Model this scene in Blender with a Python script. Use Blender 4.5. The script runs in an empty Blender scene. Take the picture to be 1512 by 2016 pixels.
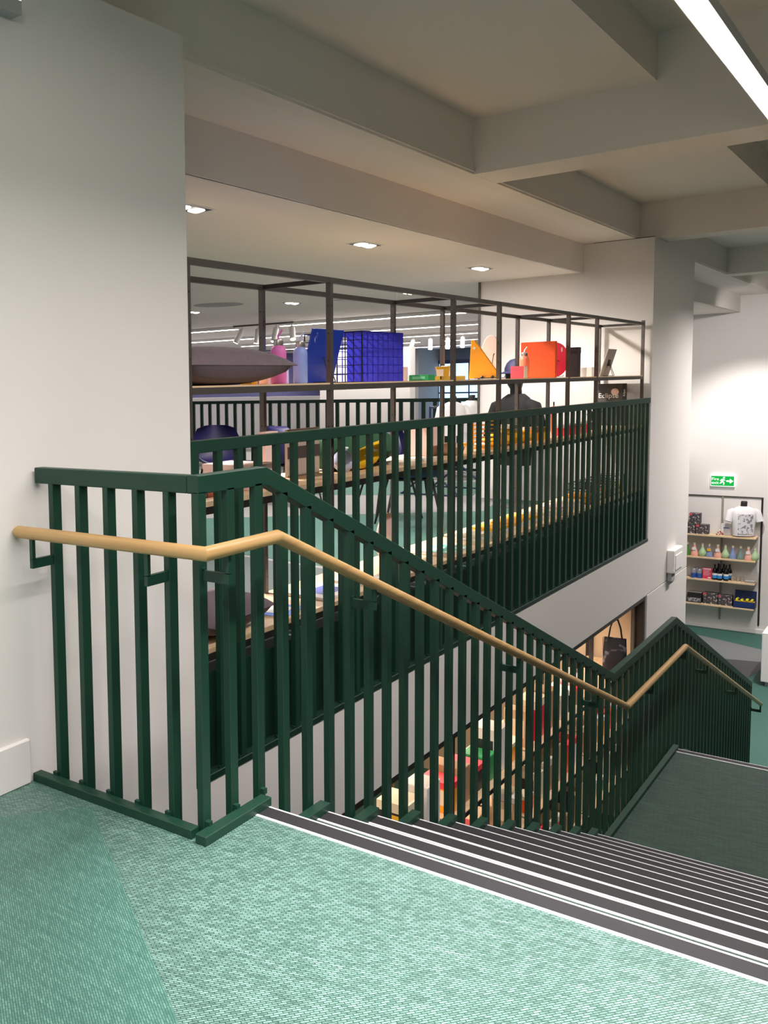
import bpy, bmesh, math, random
from mathutils import Vector, Matrix
random.seed(7)
S = bpy.context.scene
COL = S.collection
PI = math.pi

# ------------------------------------------------------------------ camera
cam = bpy.data.cameras.new('camera'); camo = bpy.data.objects.new('camera', cam); COL.objects.link(camo)
cam.sensor_fit = 'AUTO'; cam.sensor_width = 36.0
cam.lens = 33.3005; cam.shift_x = 0.26324; cam.shift_y = -0.03960
cam.clip_start = 0.02; cam.clip_end = 200
_r = Matrix(((0.74646569, -0.03882586, 0.66429024), (0.66495034, 0.08117979, -0.74246272), (-0.02510019, 0.99594297, 0.0864152)))
camo.matrix_world = Matrix.Translation((1.67085591, -2.2348291, 1.3605841)) @ _r.to_4x4()
S.camera = camo

# ------------------------------------------------------------------ world, exposure
w = bpy.data.worlds.new('world'); S.world = w; w.use_nodes = True
w.node_tree.nodes['Background'].inputs[0].default_value = (1.0, .95, .96, 1)
w.node_tree.nodes['Background'].inputs[1].default_value = 0.4
S.view_settings.view_transform = 'Standard'; S.view_settings.look = 'None'
S.view_settings.gamma = 1.0; S.view_settings.use_curve_mapping = False
S.view_settings.exposure = 0.46

# ------------------------------------------------------------------ the large lights of the place, and added fill spots
def aim(o, target):
    d = Vector(target) - o.location
    o.rotation_euler = d.to_track_quat('-Z', 'Y').to_euler()
def area(name, loc, sx, sy, power, color=(1, .95, .88), target=None, spread=PI):
    l = bpy.data.lights.new(name, 'AREA'); l.shape = 'RECTANGLE'; l.size = sx; l.size_y = sy
    l.energy = power; l.color = color; l.spread = spread
    o = bpy.data.objects.new(name, l); COL.objects.link(o); o.location = loc
    if target: aim(o, target)
    return o
def spot(name, loc, target, power, angle=60, blend=.5, color=(1, .95, .88), r=.04):
    l = bpy.data.lights.new(name, 'SPOT'); l.energy = power; l.color = color
    l.spot_size = math.radians(angle); l.spot_blend = blend; l.shadow_soft_size = r
    o = bpy.data.objects.new(name, l); COL.objects.link(o); o.location = loc; aim(o, target)
    return o
NEUT = (1.0, .925, .915); WARM = (1.0, .82, .66); COOL = (.93, .97, 1.0)
SPR = math.radians(140)
area('ceiling_strip_light', (.883, .4, 2.70), .07, 8.4, 112, NEUT, None, SPR)                 # strip over the landing
area('ceiling_strip_light', (.883, 7.2, 2.70), .07, 3.0, 31, NEUT, None, SPR)                # the same strip further on
area('ceiling_strip_light', (.883, 12.0, 2.70), .07, 4.0, 170, NEUT, None, SPR)
area('ceiling_strip_light', (3.0, -2.0, 2.725), .07, 6.0, 75, NEUT, None, SPR)               # added strip behind the camera, out of view, for ambient light
spot('landing_spotlight', (1.45, -.45, 2.70), (.82, -.06, 0), 500, 43, 1.0, NEUT, .05)
spot('wall_fill_spot', (1.3, -2.2, 2.70), (-.71, .15, 1.25), 62, 62, 1.0, NEUT, .08)  # added spot without a fixture, brightens the pillar wall
spot('far_wall_fill_spot', (-1.9, 16.3, 2.6), (-1.7, 18.29, -.2), 480, 75, .7, NEUT)  # this and the next two: added spots without fixtures, brightening the far wall
spot('far_wall_fill_spot', (-.9, 16.0, 2.6), (-1.1, 18.29, -1.2), 440, 75, .7, NEUT)
spot('far_wall_fill_spot', (-.2, 14.7, 2.62), (-1.0, 18.29, .9), 170, 80, .9, NEUT)  # wide spot added to lift the upper part of the wall
spot('far_floor_spotlight', (.4, 14.0, 2.6), (-.5, 14.5, -3.4), 420, 75, .7, NEUT)
area('lower_shop_light', (-1.6, 4.6, -1.02), .9, 5.0, 50, WARM)
area('lower_shop_light', (-1.55, 7.8, -1.02), .5, 1.2, 14, WARM)

# ------------------------------------------------------------------ materials
def lin(c): 
    def f(v):
        v /= 255.0
        return v / 12.92 if v <= .04045 else ((v + .055) / 1.055) ** 2.4
    return tuple(f(v) for v in c)
MATS = {}
def mat(name, rgb, rough=.5, metal=0.0, var=.06, scale=14.0, bump=0.0, bscale=200.0, spec=.5, emit=0.0, emit_rgb=None, coat=0.0, alpha=1.0, trans=0.0):
    if name in MATS: return MATS[name]
    m = bpy.data.materials.new(name); m.use_nodes = True
    nt = m.node_tree; b = nt.nodes['Principled BSDF']
    c = lin(rgb)
    tc = nt.nodes.new('ShaderNodeTexCoord'); no = nt.nodes.new('ShaderNodeTexNoise')
    no.inputs['Scale'].default_value = scale; no.inputs['Detail'].default_value = 3
    nt.links.new(tc.outputs['Object'], no.inputs['Vector'])
    ra = nt.nodes.new('ShaderNodeMix'); ra.data_type = 'RGBA'
    ra.inputs[6].default_value = (*[v * (1 - var) for v in c], 1); ra.inputs[7].default_value = (*[min(1, v * (1 + var)) for v in c], 1)
    nt.links.new(no.outputs['Fac'], ra.inputs[0]); nt.links.new(ra.outputs[2], b.inputs['Base Color'])
    b.inputs['Roughness'].default_value = rough; b.inputs['Metallic'].default_value = metal
    b.inputs['Specular IOR Level'].default_value = spec
    if coat: b.inputs['Coat Weight'].default_value = coat
    if alpha < 1: b.inputs['Alpha'].default_value = alpha
    if trans: b.inputs['Transmission Weight'].default_value = trans
    if emit:
        b.inputs['Emission Color'].default_value = (*lin(emit_rgb or rgb), 1); b.inputs['Emission Strength'].default_value = emit
    if bump:
        n2 = nt.nodes.new('ShaderNodeTexNoise'); n2.inputs['Scale'].default_value = bscale
        nt.links.new(tc.outputs['Object'], n2.inputs['Vector'])
        bp = nt.nodes.new('ShaderNodeBump'); bp.inputs['Strength'].default_value = bump; bp.inputs['Distance'].default_value = .002
        nt.links.new(n2.outputs['Fac'], bp.inputs['Height']); nt.links.new(bp.outputs['Normal'], b.inputs['Normal'])
    MATS[name] = m
    return m

def mat_wood(name, rgb, rgb2, axis='Y', rough=.45, scale=1.0):
    if name in MATS: return MATS[name]
    m = bpy.data.materials.new(name); m.use_nodes = True; nt = m.node_tree; b = nt.nodes['Principled BSDF']
    tc = nt.nodes.new('ShaderNodeTexCoord'); mp = nt.nodes.new('ShaderNodeMapping')
    sc = {'X': (1.5, 30, 30), 'Y': (30, 1.5, 30), 'Z': (30, 30, 1.5)}[axis]
    mp.inputs['Scale'].default_value = [v * scale for v in sc]
    no = nt.nodes.new('ShaderNodeTexNoise'); no.inputs['Scale'].default_value = 2.5; no.inputs['Detail'].default_value = 5
    cr = nt.nodes.new('ShaderNodeValToRGB'); cr.color_ramp.elements[0].position = .35; cr.color_ramp.elements[1].position = .7
    cr.color_ramp.elements[0].color = (*lin(rgb2), 1); cr.color_ramp.elements[1].color = (*lin(rgb), 1)
    nt.links.new(tc.outputs['Object'], mp.inputs['Vector']); nt.links.new(mp.outputs['Vector'], no.inputs['Vector'])
    nt.links.new(no.outputs['Fac'], cr.inputs['Fac']); nt.links.new(cr.outputs['Color'], b.inputs['Base Color'])
    b.inputs['Roughness'].default_value = rough
    MATS[name] = m
    return m

def mat_carpet(name, dark, light, angle, thread=.0045, length=.016, rough=.38, contrast=.5):
    """woven vinyl: short shiny threads laid in offset rows"""
    if name in MATS: return MATS[name]
    m = bpy.data.materials.new(name); m.use_nodes = True; nt = m.node_tree; b = nt.nodes['Principled BSDF']
    tc = nt.nodes.new('ShaderNodeTexCoord'); mp = nt.nodes.new('ShaderNodeMapping')
    mp.inputs['Rotation'].default_value = (0, 0, -angle)
    br = nt.nodes.new('ShaderNodeTexBrick'); br.offset = .5
    br.inputs['Scale'].default_value = 1.0; br.inputs['Brick Width'].default_value = length; br.inputs['Row Height'].default_value = thread
    br.inputs['Mortar Size'].default_value = thread * .22; br.inputs['Mortar Smooth'].default_value = .6
    br.inputs['Bias'].default_value = -.1
    br.inputs['Color1'].default_value = (*lin(light), 1); br.inputs['Color2'].default_value = (*[.40 * v + .60 * u for v, u in zip(lin(light), lin(dark))], 1)  # light colour also carries the painted glints of the shiny threads
    br.inputs['Mortar'].default_value = (*lin(dark), 1)
    no = nt.nodes.new('ShaderNodeTexNoise'); no.inputs['Scale'].default_value = 1.0; no.inputs['Detail'].default_value = 4
    mp2 = nt.nodes.new('ShaderNodeMapping'); mp2.inputs['Rotation'].default_value = (0, 0, -angle); mp2.inputs['Scale'].default_value = (5, 110, 5)
    nt.links.new(tc.outputs['Object'], mp.inputs['Vector']); nt.links.new(mp.outputs['Vector'], br.inputs['Vector'])
    nt.links.new(tc.outputs['Object'], mp2.inputs['Vector']); nt.links.new(mp2.outputs['Vector'], no.inputs['Vector'])
    mx = nt.nodes.new('ShaderNodeMix'); mx.data_type = 'RGBA'; mx.blend_type = 'MIX'
    mr = nt.nodes.new('ShaderNodeMapRange'); mr.inputs[1].default_value = .35; mr.inputs[2].default_value = .7; mr.inputs[3].default_value = 0; mr.inputs[4].default_value = contrast
    nt.links.new(no.outputs['Fac'], mr.inputs[0]); nt.links.new(mr.outputs[0], mx.inputs[0])
    nt.links.new(br.outputs['Color'], mx.inputs[6]); mx.inputs[7].default_value = (*lin(dark), 1)
    nt.links.new(mx.outputs[2], b.inputs['Base Color'])
    b.inputs['Roughness'].default_value = rough
    bp = nt.nodes.new('ShaderNodeBump'); bp.inputs['Strength'].default_value = .35; bp.inputs['Distance'].default_value = .0015
    inv = nt.nodes.new('ShaderNodeMath'); inv.operation = 'SUBTRACT'; inv.inputs[0].default_value = 1
    nt.links.new(br.outputs['Fac'], inv.inputs[1]); nt.links.new(inv.outputs[0], bp.inputs['Height']); nt.links.new(bp.outputs['Normal'], b.inputs['Normal'])
    MATS[name] = m
    return m

def mat_ribs(name, rgb, pitch=.005):
    """ribbed rubber of the stair nosings, ribs along X"""
    if name in MATS: return MATS[name]
    m = bpy.data.materials.new(name); m.use_nodes = True; nt = m.node_tree; b = nt.nodes['Principled BSDF']
    tc = nt.nodes.new('ShaderNodeTexCoord'); wv = nt.nodes.new('ShaderNodeTexWave'); wv.bands_direction = 'Y'
    wv.inputs['Scale'].default_value = .314 / pitch / 1.0
    nt.links.new(tc.outputs['Object'], wv.inputs['Vector'])
    cr = nt.nodes.new('ShaderNodeValToRGB'); c = lin(rgb)
    cr.color_ramp.elements[0].color = (*[v * .55 for v in c], 1); cr.color_ramp.elements[1].color = (*c, 1)
    nt.links.new(wv.outputs['Fac'], cr.inputs['Fac']); nt.links.new(cr.outputs['Color'], b.inputs['Base Color'])
    bp = nt.nodes.new('ShaderNodeBump'); bp.inputs['Strength'].default_value = .5; bp.inputs['Distance'].default_value = .001
    nt.links.new(wv.outputs['Fac'], bp.inputs['Height']); nt.links.new(bp.outputs['Normal'], b.inputs['Normal'])
    b.inputs['Roughness'].default_value = .62; b.inputs['Specular IOR Level'].default_value = .3
    MATS[name] = m
    return m

def mat_print(name, base, ink, scale=40.0, thresh=.55, rough=.6):
    """flat print: blotchy ink on a base"""
    if name in MATS: return MATS[name]
    m = bpy.data.materials.new(name); m.use_nodes = True; nt = m.node_tree; b = nt.nodes['Principled BSDF']
    tc = nt.nodes.new('ShaderNodeTexCoord'); no = nt.nodes.new('ShaderNodeTexNoise'); no.inputs['Scale'].default_value = scale; no.inputs['Detail'].default_value = 2
    cr = nt.nodes.new('ShaderNodeValToRGB'); cr.color_ramp.elements[0].position = thresh - .03; cr.color_ramp.elements[1].position = thresh + .03
    cr.color_ramp.elements[0].color = (*lin(base), 1); cr.color_ramp.elements[1].color = (*lin(ink), 1)
    nt.links.new(tc.outputs['Object'], no.inputs['Vector']); nt.links.new(no.outputs['Fac'], cr.inputs['Fac']); nt.links.new(cr.outputs['Color'], b.inputs['Base Color'])
    b.inputs['Roughness'].default_value = rough
    MATS[name] = m
    return m

M_WALL = mat('white_wall_paint', (226, 222, 217), .75, var=.015, scale=3, spec=.25)
M_CEIL = mat('ceiling_paint', (232, 227, 218), .85, var=.015, scale=2, spec=.2)
M_SHOPCEIL = mat('shop_ceiling_paint', (236, 230, 224), .85, var=.015, scale=2, spec=.2)
M_GREEN = mat('green_steel_paint', (16, 56, 41), .46, var=.08, scale=9, bump=.05, bscale=350)
M_GREENDK = mat('green_fascia_paint', (15, 48, 37), .45, var=.08, scale=6)
M_RAIL = mat_wood('oak_handrail', (196, 160, 106), (178, 140, 88), 'Y', .38, .6)
M_RAILX = mat_wood('oak_handrail_across', (196, 160, 106), (178, 140, 88), 'X', .38, .6)
M_OAK = mat_wood('oak_board', (232, 204, 166), (214, 182, 142), 'Y', .5)
M_OAKX = mat_wood('oak_board_across', (236, 210, 172), (220, 190, 150), 'X', .5)
M_STEEL = mat('raw_steel', (98, 92, 86), .42, .55, var=.12, scale=20)
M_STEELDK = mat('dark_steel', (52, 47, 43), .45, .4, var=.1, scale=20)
M_BLACK = mat('black_paint', (22, 21, 22), .45, var=.1)
M_NOSE = mat_ribs('ribbed_black_rubber', (48, 48, 50), .0052)
M_ALU = mat('aluminium_edge', (238, 240, 240), .3, .25, var=.03)
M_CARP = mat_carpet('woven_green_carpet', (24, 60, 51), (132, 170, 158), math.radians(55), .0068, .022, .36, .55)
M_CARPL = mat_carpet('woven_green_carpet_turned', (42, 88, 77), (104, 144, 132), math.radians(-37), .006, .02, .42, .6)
M_CARP_SHADED = mat_carpet('woven_green_carpet_shaded', (9, 29, 22), (54, 88, 72), math.radians(8), .007, .06, .75)  # same carpet as upstairs, with the shade painted into darker colours
M_CARPS = mat('green_shop_carpet', (54, 98, 87), .7, var=.12, scale=60)
M_CARPG = mat('grey_shop_carpet', (116, 120, 118), .75, var=.1, scale=60)
M_CARPD = mat('dark_grey_shop_carpet', (74, 73, 75), .75, var=.1, scale=60)
M_LAMP = mat('lamp_diffuser', (255, 250, 240), .5, emit=9, emit_rgb=(255, 246, 232))
M_LAMPHOT = mat('lamp_reflector', (255, 246, 232), .4, emit=14, emit_rgb=(255, 240, 220))
M_LAMPBODY = mat('lamp_housing', (226, 226, 224), .5)

# ------------------------------------------------------------------ mesh helpers
class MB:
    def __init__(self): self.v = []; self.f = []
    def add(self, vs, fs):
        n = len(self.v); self.v += [tuple(p) for p in vs]; self.f += [tuple(i + n for i in q) for q in fs]; return self
    def box(self, x0, x1, y0, y1, z0, z1):
        return self.add([(x0, y0, z0), (x1, y0, z0), (x1, y1, z0), (x0, y1, z0), (x0, y0, z1), (x1, y0, z1), (x1, y1, z1), (x0, y1, z1)],
                        [(3, 2, 1, 0), (4, 5, 6, 7), (0, 1, 5, 4), (1, 2, 6, 5), (2, 3, 7, 6), (3, 0, 4, 7)])
    def bar(self, p, q, wd, h, up=(0, 0, 1)):
        p = Vector(p); q = Vector(q); d = (q - p).normalized(); s = d.cross(Vector(up))
        if s.length < 1e-5: s = d.cross(Vector((1, 0, 0)))
        s.normalize(); u = s.cross(d); s *= wd / 2; u *= h / 2
        vs = [p - s - u, p + s - u, p + s + u, p - s + u, q - s - u, q + s - u, q + s + u, q - s + u]
        return self.add(vs, [(0, 1, 2, 3), (7, 6, 5, 4), (0, 4, 5, 1), (1, 5, 6, 2), (2, 6, 7, 3), (3, 7, 4, 0)])
    def tube(self, pts, r, n=10, caps=True):
        pts = [Vector(p) for p in pts]; rings = []; N = len(pts)
        rs = r if isinstance(r, (list, tuple)) else [r] * N
        ref = None
        for i, p in enumerate(pts):
            a = (pts[i] - pts[i - 1]).normalized() if i else None
            b = (pts[i + 1] - pts[i]).normalized() if i < N - 1 else None
            d = (a + b).normalized() if a and b else (a or b)
            k = 1.0 / max(.3, d.dot(a)) if a and b else 1.0
            if ref is None: ref = Vector((0, 0, 1)) if abs(d.z) < .9 else Vector((1, 0, 0))
            s = d.cross(ref).normalized(); u = s.cross(d).normalized(); ref = u
            bend = None
            if a and b and (b - a).length > 1e-4: bend = ((b - a) - d * (b - a).dot(d)).normalized()
            ring = []
            for j in range(n):
                t = 2 * PI * j / n; o = (s * math.cos(t) + u * math.sin(t)) * rs[i]
                if bend is not None: o = o + bend * (o.dot(bend)) * (k - 1)
                ring.append(p + o)
            rings.append(ring)
        vs = [v for r_ in rings for v in r_]; fs = []
        for i in range(N - 1):
            for j in range(n):
                k = (j + 1) % n; fs.append((i * n + j, i * n + k, (i + 1) * n + k, (i + 1) * n + j))
        if caps: fs += [tuple(range(n))[::-1], tuple((N - 1) * n + j for j in range(n))]
        return self.add(vs, fs)
    def lathe(self, prof, n=20, c=(0, 0, 0)):
        vs = []; fs = []; m = len(prof)
        for j in range(n):
            t = 2 * PI * j / n
            for r, z in prof: vs.append((c[0] + r * math.cos(t), c[1] + r * math.sin(t), c[2] + z))
        for j in range(n):
            k = (j + 1) % n
            for i in range(m - 1): fs.append((j * m + i, k * m + i, k * m + i + 1, j * m + i + 1))
        fs.append(tuple(j * m for j in range(n))[::-1]); fs.append(tuple(j * m + m - 1 for j in range(n)))
        return self.add(vs, fs)
    def loft(self, secs, n=20, power=2.0):
        """elliptic sections (cx, cy, z, rx, ry)"""
        vs = []; fs = []
        for cx, cy, z, rx, ry in secs:
            for j in range(n):
                t = 2 * PI * j / n; c = math.cos(t); s = math.sin(t)
                vs.append((cx + rx * math.copysign(abs(c) ** (2 / power), c), cy + ry * math.copysign(abs(s) ** (2 / power), s), z))
        for i in range(len(secs) - 1):
            for j in range(n):
                k = (j + 1) % n; fs.append((i * n + j, i * n + k, (i + 1) * n + k, (i + 1) * n + j))
        m = len(secs) - 1
        fs += [tuple(range(n))[::-1], tuple(m * n + j for j in range(n))]
        return self.add(vs, fs)
    def prism(self, poly, axis, a, b):
        """2D polygon (counter-clockwise) extruded between a and b along axis ('X': poly is (y,z), 'Y': (x,z), 'Z': (x,y))"""
        def P(p, t): return {'X': (t, p[0], p[1]), 'Y': (p[0], t, p[1]), 'Z': (p[0], p[1], t)}[axis]
        n = len(poly); vs = [P(p, a) for p in poly] + [P(p, b) for p in poly]
        fs = [tuple(range(n))[::-1], tuple(range(n, 2 * n))] + [(i, (i + 1) % n, (i + 1) % n + n, i + n) for i in range(n)]
        return self.add(vs, fs)
    def build(self, name, m, parent=None, smooth=False, bevel=0.0, loc=None, segs=1, rot=None):
        me = bpy.data.meshes.new(name); me.from_pydata(self.v, [], self.f)
        bm = bmesh.new(); bm.from_mesh(me); bmesh.ops.recalc_face_normals(bm, faces=bm.faces)
        if bevel:
            bmesh.ops.bevel(bm, geom=[e for e in bm.edges if e.is_manifold and e.calc_face_angle(0) > .5], offset=bevel, segments=segs, profile=.5, affect='EDGES')
        bm.to_mesh(me); bm.free()
        if smooth:
            me.polygons.foreach_set('use_smooth', [True] * len(me.polygons)); me.set_sharp_from_angle(angle=math.radians(smooth if smooth is not True else 40))
        me.materials.append(m)
        o = bpy.data.objects.new(name, me); COL.objects.link(o)
        if parent: o.parent = parent
        if loc: o.location = loc
        if rot: o.rotation_euler = rot
        return o

def empty(name, loc=(0, 0, 0), rz=0.0):
    o = bpy.data.objects.new(name, None); COL.objects.link(o); o.location = loc; o.rotation_euler = (0, 0, rz); o.empty_display_size = .05
    return o
def tag(o, label, cat, group=None):
    o['label'] = label; o['category'] = cat
    if group: o['group'] = group
    return o
def thing(name, label, cat, loc=(0, 0, 0), rz=0.0, group=None): return tag(empty(name, loc, rz), label, cat, group)
def struct(o, label=None):
    o['kind'] = 'structure'
    if label: o['label'] = label
    return o
def text_part(name, s, size, m, parent, loc, rot, ext=.0008, align='LEFT'):
    c = bpy.data.curves.new('t', 'FONT'); c.body = s; c.size = size; c.extrude = ext; c.align_x = align
    o = bpy.data.objects.new('t', c); COL.objects.link(o)
    me = bpy.data.meshes.new_from_object(o.evaluated_get(bpy.context.evaluated_depsgraph_get()))
    bpy.data.objects.remove(o); bpy.data.curves.remove(c)
    me.materials.clear(); me.materials.append(m); me.name = name
    p = bpy.data.objects.new(name, me); COL.objects.link(p); p.parent = parent; p.location = loc; p.rotation_euler = rot
    return p

# ================================================================== the setting
LOW = -3.40; MID = -1.6995; RISE = .1545; GO = .383; NOSE = .29
WX = -.712                      # face of the white facade wall beside the stairs
# --- landing floor with its woven carpet panels
fl = struct(MB().prism([(WX - .3, -5.4), (4.2, -5.4), (4.2, NOSE - .083), (.0, NOSE - .083), (.0, -.02), (WX - .3, -.02)], 'Z', -.35, 0).build('floor', M_CARP), 'green woven carpet of the upper landing')
MB().prism([(-.40, -.075), (-.712, -.475), (-.712, -5.4), (4.2, -5.4), (4.2, -3.54)], 'Z', .0002, .0016).build('carpet_panel', M_CARPL, fl)
# --- facade wall with pillar, spandrel and column block
struct(MB().box(-1.38, WX, -5.5, .905, LOW, 2.765).build('wall_left', M_WALL), 'white pillar wall left of the landing')
struct(MB().box(-.90, WX, .905, 8.74, -.93, -.357).build('wall_spandrel', M_WALL), 'white wall band under the gallery railing')
colm = struct(MB().box(-2.475, WX, 8.74, 10.68, -.925, 2.765).build('wall_column', M_WALL), 'tall white column beside the gallery')
MB().box(-2.40, WX - .012, 8.76, 10.66, -.94, -.92).build('shadow_gap', M_BLACK, colm)
MB().box(-2.475, WX + .002, 8.765, 10.68, LOW, -.937).build('cladding_panel', M_WALL, colm)
MB().box(-2.49, -2.468, 8.715, 8.75, 0, 2.47).build('corner_trim', M_STEEL, colm)
struct(MB().box(WX - .01, WX + .014, -5.4, -.06, .0, .158).build('baseboard_left', M_WALL, bevel=.004), 'white skirting board on the pillar wall')
# --- gallery floor slab with green fascia
gf = struct(MB().prism([(-16, .3), (-.775, .3), (-.775, 8.76), (-2.47, 8.76), (-2.47, 30), (-16, 30)], 'Z', -.35, 0).build('floor_gallery', mat('grey_shop_floor', (128, 128, 126), .7, var=.08, scale=50)), 'green shop floor behind the gallery railing')
MB().box(-.775, -.755, .905, 8.74, -.355, .105).build('fascia_panel', M_GREENDK, gf)
for poly, m in [([(-.8, 3.9), (-.8, 8.7), (-2.2, 8.7), (-2.0, 7.6), (-4.2, 5.6), (-5.2, 4.4)], M_CARPS),
                ([(-.8, .95), (-.8, 3.8), (-5.2, 4.35), (-9.0, 9.0), (-9.0, .95)], mat('slate_green_carpet', (78, 90, 88), .75, var=.1, scale=60)), ([(-2.6, 8.9), (-4.4, 8.0), (-7.0, 9.2), (-3.0, 10.4)], M_CARPS),
                ([(-9.0, 10.3), (-3.4, 10.42), (-3.0, 11.2), (-9.0, 11.4)], M_CARPD)]:
    MB().prism(poly[::-1], 'Z', .0005, .003).build('carpet_panel', m, gf)
# --- lower floor
lf = struct(MB().box(-16, 4.2, -5.4, 18.6, LOW - .3, LOW).build('floor_lower', M_CARPS), 'green floor of the lower level')
for poly, m in [([(-2.2, 17.75), (-.75, 17.1), (-.45, 16.3), (-1.6, 15.9), (-2.6, 16.6)], M_CARPG),
                ([(-1.7, 15.9), (-.45, 16.3), (-.63, 15.3), (-.85, 14.6), (-2.2, 14.8)], M_CARPD)]:
    MB().prism(poly[::-1], 'Z', LOW + .0005, LOW + .003).build('carpet_panel', m, lf)
# --- far wall of the stair hall, right and rear walls
struct(MB().box(-5.4, 4.2, 18.29, 18.6, LOW, 3.5).build('wall_far', M_WALL), 'white end wall with fire exit sign')
struct(MB().box(4.2, 4.4, -5.6, 18.6, LOW, 3.5).build('wall_right', mat('dark_unseen_wall', (84, 84, 86), .8, var=.03, scale=2)), 'unseen wall right of the stairs, dark grey to cut side light')  # out of view, darkened to cut light bouncing back from the side
MB().box(-5.4, 4.2, 18.262, 18.29, LOW, LOW + .075).build('baseboard_far', M_WALL)['kind'] = 'structure'
# --- coffered ceiling over the stairs
cl = struct(MB().box(-.89, .22, -5.5, 18.4, 3.14, 3.3).build('ceiling', M_CEIL), 'coffered ceiling over the stairs')
MB().box(.22, 1.5, -5.5, 18.4, 3.42, 3.5).build('ceiling_recess', M_CEIL, cl)
MB().box(.20, .221, -5.5, 18.4, 3.139, 3.5).build('recess_side', M_CEIL, cl)
MB().box(1.499, 1.52, -5.5, 18.4, 3.139, 3.5).build('recess_side', M_CEIL, cl)
MB().box(1.5, 4.3, -5.5, 18.4, 3.14, 3.3).build('ceiling_panel', M_CEIL, cl)
MB().box(-1.0, -.89, -5.5, 18.4, 2.77, 3.3).build('edge_beam', M_CEIL, cl)
MB().box(-.89, -.878, .905, 18.3, 2.785, 2.80).build('edge_trim', M_CEIL, cl)
for y0, y1 in ((-4.5, -4.08), (-.05, .33), (4.41, 4.835), (8.93, 9.31), (13.8, 14.2)):
    MB().box(-.895, 4.3, y0, y1, 2.7705, 3.5).build('cross_beam', M_CEIL, cl)
so = struct(MB().box(-1.40, -.95, .0, 18.4, 2.7702, 2.9).build('ceiling_soffit', M_SHOPCEIL), 'soffit over the gallery opening')
MB().box(-1.40, -1.38, .0, 18.4, 2.47, 2.9).build('soffit_side', M_SHOPCEIL, so)
sc = struct(MB().box(-16.2, -1.39, .0, 30.2, 2.47, 2.6).build('ceiling_shop', M_SHOPCEIL), 'flat ceiling of the shop floor')
MB().box(-1.29, WX - .002, 8.742, 8.75, 2.765, 2.772).build('shadow_gap', M_BLACK, so)
# --- far ends of the shop
M_BLUEWALL = mat('violet_blue_wall', (104, 104, 150), .8, var=.03, scale=2)
M_GREYWALL = mat('grey_wall', (170, 168, 168), .8, var=.02, scale=2)
struct(MB().box(-16.2, -16, .0, 30.2, 0, 2.6).build('wall_shop_left', M_BLUEWALL), 'violet blue far left wall of the shop')
struct(MB().box(-16.2, -11.95, 30, 30.2, 0, 2.6).build('wall_shop_back', M_GREYWALL), 'grey back wall of the shop')
struct(MB().box(-12.6, -11.95, 28.4, 30, 0, 2.47).build('wall_shop_pier', mat('grey_pier', (140, 142, 142), .8, var=.02), None), 'darker grey pier at the back of the shop')
struct(MB().box(-6.95, -5.25, 13.0, 13.2, 0, 1.95).build('wall_partition', M_WALL), 'brightly lit white partition behind the far railing')
struct(MB().box(-16.0, -6.95, 15.0, 15.2, 0, 1.12).build('wall_low_partition', M_GREYWALL), 'low grey partition behind the far railing')
# lower shop shell
ls = struct(MB().box(-4.6, -.90, .9, 8.76, -.99, -.93).build('ceiling_lower', M_SHOPCEIL), 'ceiling of the lower shop')
M_BEIGE = mat('beige_wall', (214, 188, 158), .8, var=.03, scale=3)
struct(MB().box(-4.7, -4.5, .9, 8.9, LOW, -.93).build('wall_lower_back', M_BEIGE), 'beige back wall of the lower shop')
struct(MB().box(-4.6, -.80, 8.72, 8.765, LOW, -.95).build('wall_lower_side', M_BEIGE), 'beige side wall of the lower shop')
# window far right of the shop
wn = struct(empty('window_1', (-11.0, 30.0, 0)), 'bright glazed shopfront at the far end of the shop')
M_DAY = mat('daylit_glass', (150, 200, 245), .2, emit=1.3, emit_rgb=(176, 214, 250), var=.1, scale=.7)
M_NAVY = mat('navy_frame', (28, 32, 74), .45)
for i, x in enumerate((-.95, -.42, .12, .66, 1.2, 1.74, 2.28, 2.82)):
    MB().box(x + .02, x + .52, .05, .07, .05, 1.95).build('pane', M_DAY, wn)
    MB().box(x - .02, x + .02, .02, .1, 0, 2.0).build('mullion', M_NAVY, wn)
MB().box(-.97, 3.4, .02, .1, 1.95, 2.08).build('transom', M_NAVY, wn); MB().box(-.97, 3.4, .03, .1, .92, .97).build('transom', M_NAVY, wn)
MB().box(-.97, 3.4, .05, .07, 2.08, 2.47).build('header_panel', mat('slate_panel', (84, 96, 112), .6), wn)
MB().box(1.0, 1.9, -.35, -.3, .62, 1.25).build('poster', mat('pink_poster', (236, 60, 140), .6, emit=.35), wn)  # poster is given a faint glow of its own

# ================================================================== staircase
st = thing('staircase', 'green carpeted staircase with ribbed black nosings going down to a half landing', 'stairs')
SX0, SX1 = .008, 4.19
def nosing(y, z, parent):
    """dark ribbed insert between two bright metal edges; y is the far (front) edge"""
    n = MB().box(SX0, SX1, y - .071, y - .006, z - .02, z + .0012).build('nosing_insert', M_NOSE, parent)
    MB().box(SX0, SX1, y - .083, y - .071, z - .02, z + .003).build('metal_edge', M_ALU, parent)
    MB().box(SX0, SX1, y - .006, y + .001, z - .03, z + .0022).build('metal_edge', M_ALU, parent)
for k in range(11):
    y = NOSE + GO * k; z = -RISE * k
    if k: t = MB().box(SX0, SX1, y - GO - .03, y - .001, z - .05, z).build('tread', M_CARP_SHADED, st)
    else: t = MB().box(SX0, SX1, y - .083, y - .001, z - .05, z - .0005).build('tread', M_CARP_SHADED, st)
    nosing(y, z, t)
    MB().box(SX0, SX1, y - .03, y - .012, z - RISE, z - .03).build('riser', M_CARP_SHADED, st)
YL0 = NOSE + GO * 10 - .03; YL1 = 6.44
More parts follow.
